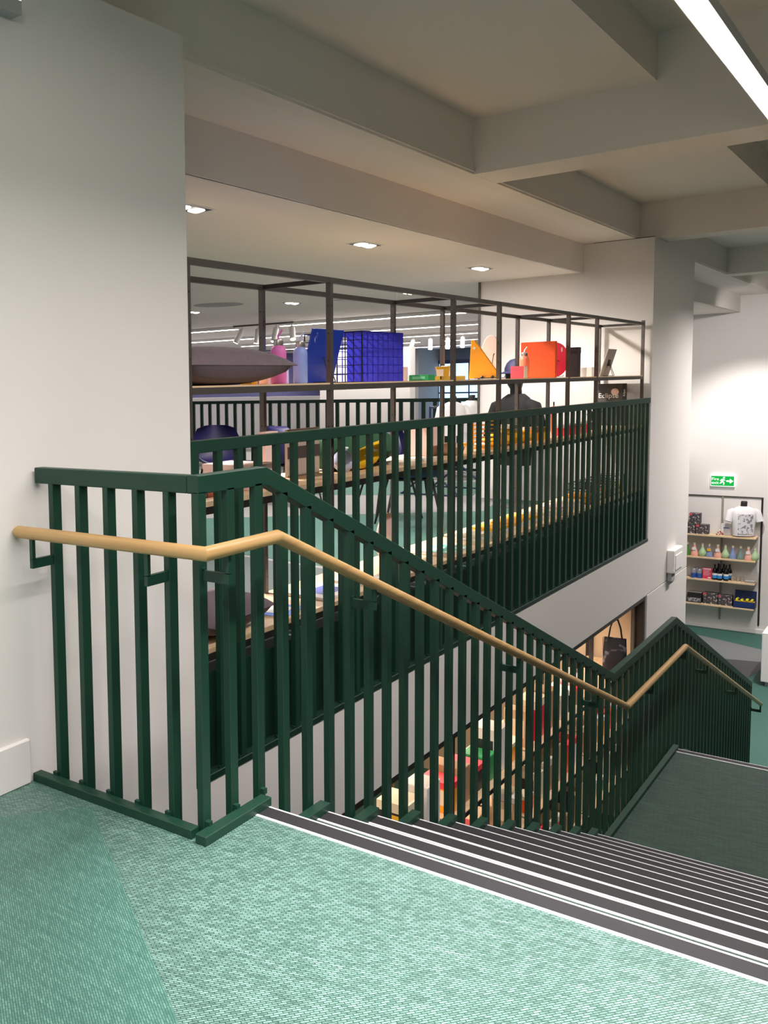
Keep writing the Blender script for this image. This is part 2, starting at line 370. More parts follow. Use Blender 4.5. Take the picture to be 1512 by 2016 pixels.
ld = MB().box(SX0, SX1, YL0, YL1 - .001, MID - .2, MID).build('landing', M_CARP_SHADED, st); nosing(YL1, MID, ld)
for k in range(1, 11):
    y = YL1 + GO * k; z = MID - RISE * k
    t = MB().box(SX0, SX1, y - GO - .03, y - .001, z - .05, z).build('tread', M_CARP_SHADED, st); nosing(y, z, t)
    MB().box(SX0, SX1, y - .03 - GO, y - .012 - GO, z, z + RISE - .03).build('riser', M_CARP_SHADED, st)
# side stringers under the flights
def slab(poly, nm): MB().prism(poly, 'X', .0, .04).build(nm, M_GREENDK, st)
def floor_z(y):
    if y < NOSE: return 0.0
    if y < NOSE + GO * 10: return -RISE * math.ceil((y - NOSE) / GO)
    if y < YL1: return MID
    return max(LOW, MID - RISE * math.ceil((y - YL1) / GO))

# ================================================================== stair railing
sr = thing('stair_railing', 'dark green steel bar railing with oak handrail along the stairs', 'railing')
T = .055                                                  # depth of the top rail
prof = [(0, 1.100), (.373, 1.098), (4.633, -.630), (6.511, -.618), (10.564, -2.187)]
def rail_z(y):
    for (a, za), (b, zb) in zip(prof, prof[1:]):
        if y <= b: return za + (zb - za) * (y - a) / (b - a)
    return prof[-1][1]
top = [(y, z) for y, z in prof]; bot = [(y, z - (T if abs(s) < .1 else T * 1.08)) for (y, z), s in zip(prof, (0, .2, .2, .2, .4))]
MB().prism(top[::-1] + bot, 'X', -.042, .0).build('top_rail', M_GREEN, sr, bevel=.002)
MB().box(-.70, -.0425, .0, .042, 1.100 - T, 1.0995).build('top_rail', M_GREEN, sr, bevel=.004, segs=2)
# bars of the short level section
for x in (-.634, -.5095, -.385, -.2605, -.136):
    b = MB().box(x, x + .022, .0, .042, -.10, 1.1 - T + .003).build('baluster', M_GREEN, sr, bevel=.0015)
    MB().box(x - .008, x + .012, -.010, .002, .024, .040).build('weld_tab', M_GREEN, b)
# bars down the stairs
ys = [0.0] + [.149 + .1555 * k for k in range(67)]
for i, y in enumerate(ys):
    z0 = floor_z(y + .02) - .12; z1 = rail_z(y + .02) - T * .9
    b = MB().box(-.024, .0, y, y + .040, z0, z1).build('baluster', M_GREEN, sr, bevel=.0015 if i < 8 else 0)
    if i < 3: MB().box(-.002, .016, y + .006, y + .024, .024, .042).build('weld_tab', M_GREEN, b)
    if y > 10.5: break
MB().box(-.022, .0, 10.524, 10.564, LOW, -2.23).build('baluster', M_GREEN, sr, bevel=.0015)
# base bars: along the landing edge and one on every tread
MB().box(-.705, -.012, -.048, -.008, .0, .030).build('base_bar', M_GREEN, sr, bevel=.002)
MB().box(.010, .050, -.058, NOSE + .012, .0, .030).build('base_bar', M_GREEN, sr, bevel=.002)
for k in range(1, 11):
    y = NOSE + GO * k; z = -RISE * k
    MB().box(.010, .050, y - GO + .02, y + .012, z, z + .030).build('base_bar', M_GREEN, sr, bevel=.002)
MB().box(.010, .050, NOSE + GO * 10 + .02, YL1 + .012, MID, MID + .030).build('base_bar', M_GREEN, sr, bevel=.002)
for k in range(1, 11):
    y = YL1 + GO * k; z = MID - RISE * k
    MB().box(.010, .050, y - GO + .02, y + .012, z, z + .030).build('base_bar', M_GREEN, sr, bevel=.002)
# oak handrail
HX = .09; HR = .0215
hp = [(-.690, -.09, .889), (HX, -.09, .889), (HX, .286, .889), (HX, 4.59, -.828), (HX, 6.38, -.820), (HX, 10.55, -2.425)]
_full = [(-.7075, -.09, .889)] + hp + [(HX, 10.567, -2.431)]; _rad = [.012] + [HR] * 6 + [.012]
_t = MB().tube(_full, _rad, 20)
for a_, b_, m_ in ((0, 3, M_RAILX), (2, len(_full), M_RAIL)):          # level piece and stair piece meet in a mitre at the newel
    q_ = MB(); q_.v = _t.v[a_ * 20:b_ * 20]; R_ = b_ - a_
    q_.f = [(i * 20 + j, i * 20 + (j + 1) % 20, (i + 1) * 20 + (j + 1) % 20, (i + 1) * 20 + j) for i in range(R_ - 1) for j in range(20)] + [tuple(range(20))[::-1], tuple((R_ - 1) * 20 + j for j in range(20))]
    q_.build('handrail', m_, sr, smooth=35)
def hrail_z(y):
    q = [(p[1], p[2]) for p in hp[1:]]
    for (a, za), (b, zb) in zip(q, q[1:]):
        if y <= b: return za + (zb - za) * (y - a) / (b - a)
    return q[-1][1]
def bracket_y(y):
    z = hrail_z(y); m = MB()
    m.box(.0, HX + .007, y + .012, y + .026, z - .105, z - .073); m.box(HX - .007, HX + .007, y + .012, y + .026, z - .075, z - .012)
    o = m.build('handrail_bracket', M_GREEN, sr); MB().lathe([(.007, 0), (.007, .006)], 8, (.002, y + .019, z - .070)).build('bolt', M_GREEN, o)
for y in (.0, .927, 2.482, 3.88, 5.28, 6.37, 7.3, 8.85, 10.52): bracket_y(y)
for x in (-.634, -.136):
    z = .889; m = MB()
    m.box(x + .003, x + .017, -.097, .002, z - .118, z - .086); m.box(x + .003, x + .017, -.097, -.083, z - .088, z - .012)
    m.build('handrail_bracket', M_GREEN, sr)

# ================================================================== gallery railing
gr = thing('gallery_railing', 'dark green bar railing of the gallery opening between pillar and column', 'railing', (WX, 0, 0))
MB().box(-.042, .0, .907, 8.732, 1.083, 1.136).build('top_rail', M_GREEN, gr, bevel=.002)
MB().box(-.045, .004, .907, 8.735, -.357, -.325).build('base_channel', M_GREENDK, gr, bevel=.002)
MB().box(-.04, .0, .907, .965, -.33, 1.085).build('end_post', M_GREEN, gr, bevel=.0015)
k = 0
while 1.095 + .1572 * k < 8.72:
    y = 1.095 + .1572 * k; k += 1
    b = MB().box(-.024, .0, y, y + .040, -.328, 1.086).build('baluster', M_GREEN, gr)
    if k < 49: MB().box(-.016, -.002, y - .014, y, -.326, -.314).build('weld_tab', M_GREEN, b)

# ================================================================== gallery shelving
XF, XR = -.780, -1.190           # centres of front and rear posts
SZ1, SZ2, SZ3, STOP = 1.362, .838, .185, 1.905
PY = [.985, 2.20, 3.80, 4.61, 6.19, 7.01, 8.655]
sh = thing('display_shelving', 'grey steel frame shelving with pale oak boards behind the gallery railing', 'shelving', (0, 0, 0))
hp_ = .014
for i, y in enumerate(PY):
    for x in (XF, XR):
        p = MB().box(x - hp_, x + hp_, y - hp_, y + hp_, .0, STOP + (.02 if i == 6 and x == XF else 0)).build('post', M_STEEL, sh, bevel=.001)
        h = MB()
        for z in (.30, .42, .62, .98, 1.14, 1.48, 1.62, 1.76): h.box(x - .003, x + .003, y - hp_ - .0008, y - hp_ + .001, z - .004, z + .004); h.box(x + hp_ - .001, x + hp_ + .0008, y - .003, y + .003, z - .004, z + .004)
        h.build('peg_holes', M_BLACK, p)
    MB().box(XR + hp_, XF - hp_, y - .010, y + .010, STOP - .026, STOP - .002).build('cross_bar', M_STEELDK, sh)
for a, b in zip(PY, PY[1:]):
    for x in (XF, XR):
        MB().box(x - .012, x + .012, a + hp_, b - hp_, STOP - .028, STOP).build('top_bar', M_STEEL, sh)
        for z in (SZ1, SZ2, SZ3):
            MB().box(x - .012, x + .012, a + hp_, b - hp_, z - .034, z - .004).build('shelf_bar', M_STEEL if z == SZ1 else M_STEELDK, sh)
    for z in (SZ1, SZ2, SZ3):
        MB().box(XR - .012, XF + .010, a + .016, b - .016, z - (.004 if z == SZ1 else .001), z + (.004 if z == SZ1 else .022)).build('shelf_board', M_OAK, sh)
SZ2 += .022; SZ3 += .022; SZ1 += .004

# ------------------------------------------------------------------ makers of goods
def cushion(label, loc, sx, sy, sz, m, rz=0.0, group=None):
    t = thing('cushion', label, 'cushion', loc, rz, group)
    n = 16; vs = []; fs = []
    def hgt(u, v): return (max(0, 1 - abs(u) ** 2.6) * max(0, 1 - abs(v) ** 2.6)) ** .45
    for side in (1, -1):
        for i in range(n + 1):
            for j in range(n + 1):
                u = -1 + 2 * i / n; v = -1 + 2 * j / n
                pin = 1 - .08 * (1 - abs(u)) * abs(v) - .0; pin2 = 1 - .08 * (1 - abs(v)) * abs(u)
                vs.append((u * sx / 2 * pin2, v * sy / 2 * pin, sz / 2 + side * (sz / 2 * hgt(u, v) + .001)))
    N = (n + 1) * (n + 1)
    for s in (0, 1):
        for i in range(n):
            for j in range(n):
                a = s * N + i * (n + 1) + j; q = (a, a + n + 1, a + n + 2, a + 1)
                fs.append(q if s == 0 else q[::-1])
    MB().add(vs, fs).build('cover', m, t, smooth=80)
    e = [(-1, -1), (1, -1), (1, 1), (-1, 1), (-1, -1)]
    pts = []
    for (a, b), (c, d) in zip(e, e[1:]):
        for k in range(8):
            u = a + (c - a) * k / 8; v = b + (d - b) * k / 8
            pts.append((u * sx / 2 * (1 - .08 * (1 - abs(v)) * abs(u)), v * sy / 2 * (1 - .08 * (1 - abs(u)) * abs(v)), sz / 2))
    MB().tube(pts + [pts[0]], .0025, 5, False).build('piping', m, t)
    return t
def bottle(label, loc, r, h, m, strawm, rz=0.0, group='drinking bottles on the gallery shelf'):
    t = thing('drinking_bottle', label, 'bottle', loc, rz, group)
    MB().lathe([(r * .86, 0), (r, .008), (r, h * .78), (r * .97, h * .86), (r * .86, h * .93), (r * .66, h * .985), (r * .58, h)], 24).build('body', m, t, smooth=50)
    c = MB().lathe([(r * .60, 0), (r * .64, h * .02), (r * .64, h * .15), (r * .60, h * .17)], 20, (0, 0, h * .985)).build('cap', mat('brushed_cap', (196, 188, 180), .3, .8), t, smooth=40)
    z = h * 1.14
    MB().tube([(0, 0, z), (0, 0, z + h * .10), (r * .55, r * .1, z + h * .26)], r * .13, 8).build('straw', strawm, t, smooth=40)
    return t
def carton(name, label, cat, loc, sx, sy, sz, m, rz=0.0, m2=None, group=None, lid=None, labelm=None):
    """a box with a closing lid seam, a side of its own colour and a label where it has one"""
    t = thing(name, label, cat, loc, rz, group)
    MB().box(-sx / 2, sx / 2, -sy / 2, sy / 2, 0, sz).build('body', m, t, bevel=min(sx, sy, sz) * .03)
    if lid: MB().box(-sx / 2 - .0015, sx / 2 + .0015, -sy / 2 - .0015, sy / 2 + .0015, sz * .8, sz + .0015).build('lid', lid, t)
    else: MB().box(-sx / 2 + .002, sx / 2 - .002, -sy / 2 + .002, sy / 2 - .002, sz - .0005, sz + .001).build('flap', m, t)
    if m2: MB().box(sx / 2, sx / 2 + .0012, -sy / 2 + .001, sy / 2 - .001, .001, sz - .001).build('side_panel', m2, t)
    if labelm: MB().box(-sx * .32, sx * .32, -sy / 2 - .0012, -sy / 2, sz * .25, sz * .75).build('label_patch', labelm, t)
    return t
def easel(parent, w_, h_, m=None):
    """black wire easel: two hairpin struts, feet and ball ends"""
    m = m or M_BLACK
    e = MB()
    for s in (-1, 1):
        e.tube([(.075, s * w_ * .10, .004), (.03, s * w_ * .06, h_ * .72), (.022, s * w_ * .05, h_ * .74), (.0, s * w_ * .12, h_ * .66)], .0028, 6)
        e.tube([(.075, s * w_ * .10, .004), (-.03, s * w_ * .22, .004), (-.035, s * w_ * .22, .02)], .0028, 6)
    return e.build('easel', m, parent)
def round_poly(cx, cz, rx, rz, n=36): return [(cx + rx * math.cos(2 * PI * i / n), cz + rz * math.sin(2 * PI * i / n)) for i in range(n)]
def c_(name, rgb, rough=.5, **k): return mat(name, rgb, rough, **k)

P_MAUVE = mat('mauve_grey_velvet', (112, 98, 104), .85, var=.12, scale=40, bump=.25, bscale=400)
P_PINK = c_('pink_silicone', (232, 120, 196), .45); P_BLUE = c_('pale_blue_silicone', (150, 172, 236), .4)
P_ROYAL = c_('royal_blue_lacquer', (26, 62, 176), .4); P_SALM = c_('salmon_silicone', (255, 128, 96), .45)
P_ULTRA = c_('ultramarine_wire', (34, 34, 170), .4); P_INDIGO = c_('indigo_shell', (32, 29, 76), .45)
P_BLUSH = c_('blush_card', (240, 208, 200), .65); P_YEL = c_('yellow_card', (248, 190, 40), .55); P_GREENC = c_('green_card', (34, 150, 84), .5)
P_WHITE = c_('white_card', (242, 238, 234), .6); P_ORANGE = c_('orange_lacquer', (248, 92, 30), .4); P_CRIM = c_('crimson_lacquer', (226, 28, 62), .35)
P_REDC = c_('coral_red_card', (252, 60, 76), .5); P_CREAM = c_('cream_card', (240, 226, 196), .6); P_AMBER = c_('amber_acrylic', (255, 168, 34), .3)
P_CHAR = c_('charcoal_card', (38, 36, 38), .5); P_GOLD = c_('gold_card', (226, 180, 60), .4); P_GREYC = c_('grey_card', (150, 144, 134), .6)

# ------------------------------------------------------------------ goods on the upper gallery shelf
cushion('large mauve grey cushion lying on the upper shelf beside the pillar', (-.97, 1.40, SZ1), .40, .92, .180, P_MAUVE)
bottle('pink drinking bottle with angled straw on the upper shelf', (-.93, 1.945, SZ1), .040, .196, P_PINK, P_PINK)
bottle('pale blue drinking bottle with angled straw on the upper shelf', (-.91, 2.125, SZ1), .037, .190, P_BLUE, c_('pale_straw', (196, 206, 246), .3), .3)
carton('gift_box', 'yellow box half hidden behind the mauve cushion on the upper shelf', 'box', (-1.10, 1.93, SZ1), .07, .06, .055, P_YEL)
carton('gift_box', 'blush pink box between cushion and pink bottle', 'box', (-1.08, 2.06, SZ1), .055, .05, .085, P_BLUSH)
carton('gift_box', 'slim pale box behind the two drinking bottles', 'box', (-1.10, 2.27, SZ1), .04, .04, .095, P_WHITE)
# blue board on an easel, seen from behind
t = thing('cutting_board', 'royal blue board with oval hole propped on a black wire easel', 'board', (-.95, 2.42, SZ1 + .006))
bd = MB()
W, Hh = .335, .295
outer = [(-W / 2, 0), (W / 2, 0), (W / 2, Hh), (-W / 2, Hh)]
hole = round_poly(-W / 2 + .052, Hh - .048, .016, .030, 16)
bm = bmesh.new()
vo = [bm.verts.new((0, a, b)) for a, b in outer]; vh = [bm.verts.new((0, a, b)) for a, b in hole]
eds = [bm.edges.new((vo[i], vo[(i + 1) % 4])) for i in range(4)] + [bm.edges.new((vh[i], vh[(i + 1) % 16])) for i in range(16)]
bmesh.ops.triangle_fill(bm, edges=eds, use_beauty=True)
r_ = bmesh.ops.extrude_face_region(bm, geom=list(bm.faces))
bmesh.ops.translate(bm, verts=[v for v in r_['geom'] if isinstance(v, bmesh.types.BMVert)], vec=(.010, 0, 0))
bmesh.ops.recalc_face_normals(bm, faces=bm.faces)
me = bpy.data.meshes.new('board'); bm.to_mesh(me); bm.free(); me.materials.append(P_ROYAL)
o = bpy.data.objects.new('board', me); COL.objects.link(o); o.parent = t; o.rotation_euler = (0, math.radians(15), 0); o.location = (-.04, 0, 0)
e = easel(t, .30, .19); e.location = (-.02, .02, -.005)
# ultramarine wire crate
t = thing('wire_crate', 'ultramarine blue wire crate lying on its side on the upper shelf', 'crate', (-.985, 2.86, SZ1))
cx0, cx1, cy0, cy1, cz1 = -.18, .18, -.255, .255, .278
def grid(m, face, n1, n2, th):
    for i in range(n1 + 1):
        a = i / n1
        if face in ('y0', 'y1'):
            y = cy0 if face == 'y0' else cy1; x = cx0 + (cx1 - cx0) * a; m.box(x - th, x + th, y - th, y + th, 0, cz1)
        if face in ('x0', 'x1'):
            x = cx0 if face == 'x0' else cx1; y = cy0 + (cy1 - cy0) * a; m.box(x - th, x + th, y - th, y + th, 0, cz1)
        if face == 'z1': y = cy0 + (cy1 - cy0) * a; m.box(cx0, cx1, y - th, y + th, cz1 - th, cz1 + th)
    for i in range(n2 + 1):
        a = i / n2; z = cz1 * a
        if face in ('y0', 'y1'): y = cy0 if face == 'y0' else cy1; m.box(cx0, cx1, y - th, y + th, z - th + .002, z + th + .002)
        if face in ('x0', 'x1'): x = cx0 if face == 'x0' else cx1; m.box(x - th, x + th, cy0, cy1, z - th + .002, z + th + .002)
        if face == 'z1': x = cx0 + (cx1 - cx0) * a; m.box(x - th, x + th, cy0, cy1, cz1 - th, cz1 + th)
for fc, n1, n2 in (('y0', 7, 6), ('x1', 8, 6), ('x0', 8, 6), ('z1', 8, 7)):
    m = MB(); grid(m, fc, n1, n2, .0022); m.build('wire_side', P_ULTRA if fc != 'y0' else c_('dark_wire', (40, 34, 70), .4), t)
MB().box(cx0, cx1, cy1 - .004, cy1, 0, cz1).build('base_panel', P_ULTRA, t)
MB().box(cx1 - .004, cx1 + .003, cy0 - .003, cy0 + .004, 0, cz1).build('corner_rod', P_INDIGO, t)

carton('gift_box', 'blush pink upright box beside the blue wire crate', 'box', (-.98, 3.47, SZ1), .06, .07, .088, P_BLUSH)
carton('gift_box', 'flat green box lying on the upper shelf', 'box', (-.90, 3.60, SZ1), .13, .10, .036, P_GREENC, labelm=c_('pale_green_print', (110, 200, 150), .5))
t = thing('serving_tray', 'low yellow tray under the gold cup on the upper shelf', 'tray', (-.95, 3.98, SZ1))
MB().box(-.10, .10, -.20, .20, 0, .006).build('base', P_GOLD, t)
for a in ((-.10, -.094, -.20, .20), (.094, .10, -.20, .20), (-.10, .10, -.20, -.194), (-.10, .10, .194, .20)): MB().box(*a, .006, .026).build('rim', P_GOLD, t)
t = thing('gold_cup', 'gold paper cup with a white label standing on the yellow tray', 'cup', (-.94, 4.02, SZ1 + .0065))
MB().lathe([(.034, 0), (.046, .078), (.049, .078), (.049, .084), (.044, .084), (.033, .004)], 20).build('body', P_GOLD, t, smooth=40)
MB().prism([(-.020, .012), (.020, .012), (.022, .066), (-.022, .066)], 'Y', -.0475, -.036).build('label_patch', P_WHITE, t)
carton('gift_box', 'slim white box behind the steel post near the gold cup', 'box', (-1.06, 4.36, SZ1), .05, .06, .10, P_WHITE)
# amber triangle, white disc
t = thing('triangle_board', 'glossy amber triangular board standing on the upper shelf', 'board', (-.93, 4.78, SZ1 + .004), math.radians(0))
MB().prism([(-.125, 0), (.105, 0), (.10, .02), (-.085, .285), (-.11, .285)], 'Y', -.012, .012).build('board', P_AMBER, t, bevel=.004, segs=2)
MB().lathe([(.010, -.0035), (.010, .0035)], 12, (0, 0, 0)).build('hole_ring', P_CREAM, t, loc=(-.085, -.0125, .225), rot=(PI / 2, 0, 0))
for x in (-.02, .055): MB().lathe([(.001, -.012), (.010, -.007), (.0125, 0), (.010, .007), (.001, .012)], 12, (x, -.030, .010)).build('ball_foot', M_BLACK, t, smooth=60)
MB().tube([(-.075, -.03, .004), (.10, -.03, .004)], .003, 6).build('wire_rest', M_BLACK, t)
t = thing('round_board', 'large round white board on an easel behind the amber triangle', 'board', (-.985, 5.02, SZ1 + .004))
MB().prism(round_poly(.0, .160, .075, .164), 'Y', -.006, .006).build('board', P_BLUSH, t, bevel=.002)
e = easel(t, .22, .25); e.rotation_euler = (0, 0, -PI / 2); e.location = (.05, -.02, 0)
carton('gift_box', 'coral red and cream box in front of the salmon bottle', 'box', (-.895, 5.36, SZ1), .10, .075, .092, P_REDC, m2=P_CREAM)
bottle('salmon drinking bottle with white straw before the orange panel', (-.955, 5.66, SZ1), .037, .178, P_SALM, P_WHITE, .6)
t = thing('storage_box', 'flat orange panel box standing behind the salmon bottle', 'box', (-1.005, 6.00, SZ1))
MB().box(-.085, .19, -.02, .02, 0, .295).build('body', P_ORANGE, t, bevel=.003); MB().box(-.083, .188, -.018, .018, .295, .297).build('lid', P_ORANGE, t)
t = thing('oval_board', 'crimson oval board with slot on a wire easel beside the orange panel', 'board', (-.985, 6.52, SZ1 + .004))
MB().prism(round_poly(.0, .15, .115, .15), 'Y', -.008, .008).build('board', P_CRIM, t, bevel=.002)
MB().prism(round_poly(.060, .235, .006, .022, 14), 'Y', -.0095, -.0075).build('slot', P_BLUSH, t)
e = easel(t, .22, .20); e.rotation_euler = (0, 0, -PI / 2); e.location = (.02, -.02, 0)
carton('gift_box', 'tall black box on the upper shelf near the column', 'box', (-.93, 6.86, SZ1), .10, .075, .262, P_CHAR, lid=c_('black_lid', (26, 26, 28), .3))
t = thing('mug', 'small white mug beside the tall black box', 'mug', (-.95, 7.22, SZ1))
MB().lathe([(.030, 0), (.033, .085), (.030, .085), (.028, .006)], 18).build('body', P_WHITE, t, smooth=40)
MB().tube([(-.030, -.005, .07), (-.05, -.01, .06), (-.05, -.01, .03), (-.030, -.005, .02)], .005, 6).build('handle', P_WHITE, t)
carton('gift_box', 'small white cube box near the end of the upper shelf', 'box', (-.95, 7.42, SZ1), .07, .08, .088, P_WHITE)
t = thing('picture_frame', 'small grey picture frame seen from behind at the shelf end', 'frame', (-.955, 8.06, SZ1 + .003))
o = MB().box(0, .010, -.15, .15, 0, .275).build('backing', P_GREYC, t, bevel=.002, rot=(0, math.radians(16), 0), loc=(-.04, 0, 0))
easel(t, .26, .21).location = (-.02, 0, -.002)
MB().box(-.012, .012, -.03, .03, .10, .16).build('clip', M_BLACK, t, loc=(.01, 0, 0))

# ------------------------------------------------------------------ goods on the middle gallery shelf
def rolled(label, loc, r, length, m, axis='Y', cat='cushion', name='bolster_cushion'):
    t = thing(name, label, cat, loc)
    a = Vector((0, -length / 2, r)) if axis == 'Y' else Vector((-length / 2, 0, r)); b = Vector((0, length / 2, r)) if axis == 'Y' else Vector((length / 2, 0, r))
    d = (b - a)
    MB().tube([a, a + d * .03, a + d * .12, a + d * .88, a + d * .97, b], [r * .6, r * .88, r, r, r * .88, r * .6], 20).build('cover', m, t, smooth=60)
    for p, q in ((a, a - d * .006), (b, b + d * .006)): MB().tube([p, q], r * .12, 10).build('button', m, t)
    return t
carton('storage_box', 'long low blush pink box on the middle shelf near the pillar', 'box', (-.98, 1.66, SZ2), .28, .24, .12, P_BLUSH, lid=P_BLUSH)
carton('storage_box', 'tall blush pink upright box on the middle shelf', 'box', (-1.02, 1.98, SZ2), .05, .12, .26, P_BLUSH)
t = thing('pencil_roll', 'rust brown pencil roll lying on the middle shelf', 'stationery', (-.86, 1.20, SZ2)); MB().tube([(0, -.05, .012), (.0, .06, .012)], .012, 10).build('roll', c_('rust_leather', (140, 62, 34), .5), t, smooth=50); MB().tube([(0, .0, .012), (0, .01, .012)], .0135, 10).build('band', P_CHAR, t)
t = thing('menu_board', 'taupe framed board leaning on the middle shelf', 'board', (-1.04, 2.36, SZ2))
MB().box(-.008, .008, -.17, .17, 0, .26).build('panel', c_('taupe_card', (178, 160, 146), .7), t); MB().box(.008, .012, -.17, .17, .10, .165).build('dark_band', c_('umber_card', (66, 54, 46), .7), t)
t = thing('vase', 'round white and lilac vase on the middle shelf', 'vase', (-.93, 2.62, SZ2)); MB().lathe([(.025, 0), (.055, .03), (.062, .065), (.05, .10), (.026, .122), (.024, .13)], 20).build('body', c_('lilac_ceramic', (206, 214, 250), .3), t, smooth=60); MB().lathe([(.024, 0), (.030, .006), (.027, .012)], 18, (0, 0, .13)).build('rim', P_WHITE, t)
rolled('dark green bolster cushion on the middle shelf', (-1.06, 2.98, SZ2), .105, .80, c_('forest_felt', (46, 92, 64), .85), 'Y')
t = thing('banana_cushion', 'yellow curved cushion with white spots on the middle shelf', 'cushion', (-.92, 2.86, SZ2))
MB().tube([(0, -.16, .03), (0, -.12, .045), (0, -.05, .06), (0, .05, .075), (0, .13, .105), (0, .19, .135), (.0, .21, .155)], [.02, .042, .056, .058, .046, .022, .008], 16).build('cover', c_('banana_felt', (250, 200, 20), .7), t, smooth=60)
for y, z in ((-.06, .075), (.03, .10)): MB().lathe([(.001, 0), (.022, .004), (.022, .012), (.001, .018)], 12, (.040, y, z)).build('spot', P_WHITE, t)
def booklet(label, loc, sx, sy, sz, m, rz=0.0, m2=None, cat='book', group=None):
    t = thing('book', label, cat, loc, rz, group)
    MB().box(-sx / 2, sx / 2, -sy / 2, sy / 2, .001, sz - .001).build('pages', P_WHITE, t)
    MB().box(-sx / 2 - .002, sx / 2 + .002, -sy / 2 - .002, sy / 2 + .002, sz - .001, sz + .0008).build('cover', m, t)
    if m2: MB().box(-sx * .3, sx * .3, -sy * .3, sy * .3, sz + .0008, sz + .0014).build('cover_print', m2, t)
    return t
booklet('white notebook lying open beside the yellow curved cushion', (-.90, 3.30, SZ2), .16, .22, .012, P_CREAM, .1)
booklet('flat cream notebook on the middle shelf by the steel post', (-.90, 3.58, SZ2), .15, .18, .014, P_WHITE, -.1, P_BLUSH)
carton('storage_box', 'blush pink tall box on the middle shelf behind the railing', 'box', (-1.04, 3.96, SZ2), .14, .20, .20, P_BLUSH)
t = thing('serving_bowl', 'low beige bowl with lid on the middle shelf', 'bowl', (-.90, 4.06, SZ2)); MB().lathe([(.05, 0), (.085, .03), (.092, .055), (.086, .055), (.05, .01)], 20).build('body', c_('beige_clay', (214, 186, 160), .6), t, smooth=50); MB().lathe([(.09, 0), (.075, .02), (.02, .03), (.012, .045), (.001, .047)], 20, (0, 0, .055)).build('lid', c_('beige_clay', (214, 186, 160), .6), t, smooth=50)
carton('gift_box', 'small yellow topped box beside the beige bowl', 'box', (-.92, 4.36, SZ2), .09, .10, .06, P_CREAM, lid=P_YEL)
for i, (y, hgt, m, lb) in enumerate([(4.72, .22, 'c', 'slatted yellow letter rack on the middle shelf'), (5.02, .10, 'y', 'yellow cushion pad on the middle shelf, left of three'), (5.22, .12, 'y', 'yellow cushion pad on the middle shelf, middle of three'), (5.46, .09, 'y', 'yellow cushion pad on the middle shelf, right of three')]):
    if m == 'c':
        t = thing('letter_rack', lb, 'rack', (-.93, y, SZ2))
        for k in range(7): MB().box(-.06, .06, -.05, .05, .018 + k * .03, .028 + k * .03).build('slat', P_AMBER, t)
        for yy in (-.045, .045): MB().box(-.06, -.05, yy - .005, yy + .005, 0, .22).build('upright', P_AMBER, t)
        MB().box(-.07, .07, -.06, .06, 0, .012).build('base', P_AMBER, t)
    else:
        cushion(lb, (-.93, y, SZ2), .20, .20, hgt, c_('sunny_felt', (252, 196, 30), .75), .2 * i, 'yellow pads on the middle shelf')
booklet('white topped stack of cards on the yellow cushion pad', (-.93, 5.22, SZ2 + .122), .12, .12, .03, P_WHITE)
carton('gift_box', 'amber box on the middle shelf, second gap after the steel post', 'box', (-.92, 5.72, SZ2), .10, .13, .11, P_AMBER, lid=P_BLUSH)
carton('gift_box', 'olive yellow box on the middle shelf beside the amber box', 'box', (-.92, 5.95, SZ2), .10, .14, .10, P_GOLD)
t = thing('umbrella', 'folded coral umbrella standing on the middle shelf', 'umbrella', (-.92, 6.30, SZ2)); MB().lathe([(.012, 0), (.022, .05), (.024, .18), (.016, .25), (.006, .27)], 14).build('canopy', P_SALM, t, smooth=50); MB().tube([(0, 0, .265), (0, 0, .30)], .006, 8).build('handle', M_BLACK, t)
for i, (y, c) in enumerate([(6.52, P_REDC), (6.70, P_CRIM), (6.90, P_SALM), (7.15, P_REDC)]):
    carton('snack_box', ['coral red snack box right of the folded umbrella', 'crimson snack box, second right of the folded umbrella', 'salmon snack box before the steel post', 'coral red snack box behind the steel post'][i], 'box', (-.92, y, SZ2), .10, .11, .085 + .01 * (i % 2), c, lid=P_WHITE, group='snack boxes on the middle shelf')
t = thing('potted_shrub', 'dark leafy plant spray lying along the middle shelf near the column', 'plant', (-.93, 7.55, SZ2))
MB().lathe([(.04, 0), (.05, .07), (.046, .07), (.038, .01)], 14).build('pot', P_CHAR, t, smooth=40)
random.seed(3)
for k in range(34):
    a = random.uniform(0, 2 * PI); l = random.uniform(.10, .26); el = random.uniform(.1, 1.1)
    d = Vector((math.cos(a) * math.cos(el) * .35, math.sin(a) * math.cos(el), math.sin(el) * .8)) * l
    p = Vector((0, 0, .07)); s = d.cross(Vector((0, 0, 1))).normalized() * .016
    MB().add([p, p + d * .5 + s, p + d, p + d * .5 - s, p + d * .5 + Vector((0, 0, .004))], [(0, 1, 4), (1, 2, 4), (2, 3, 4), (3, 0, 4), (0, 3, 2, 1)]).build('leaf', c_('dark_leaf', (34, 46, 36), .6), t)
t = thing('book', 'dark grey Eclipse art book standing upright near the column', 'book', (-1.025, 8.46, SZ2))
MB().box(-.115, .115, -.012, .012, 0, .43).build('cover', c_('eclipse_cover', (74, 70, 72), .55), t); MB().box(.115, .150, -.012, .014, 0, .43).build('spine', c_('eclipse_spine', (44, 42, 44), .55), t)
MB().prism(round_poly(.045, .345, .036, .036), 'Y', -.0135, -.0118).build('moon_disc', P_BLUSH, t)
text_part('title_lettering', 'Eclipse', .070, P_WHITE, t, (-.112, -.0142, .285), (PI / 2, 0, 0))
text_part('spine_lettering', 'Eclipse', .026, P_WHITE, t, (.139, -.0130, .30), (PI / 2, -PI / 2, 0))
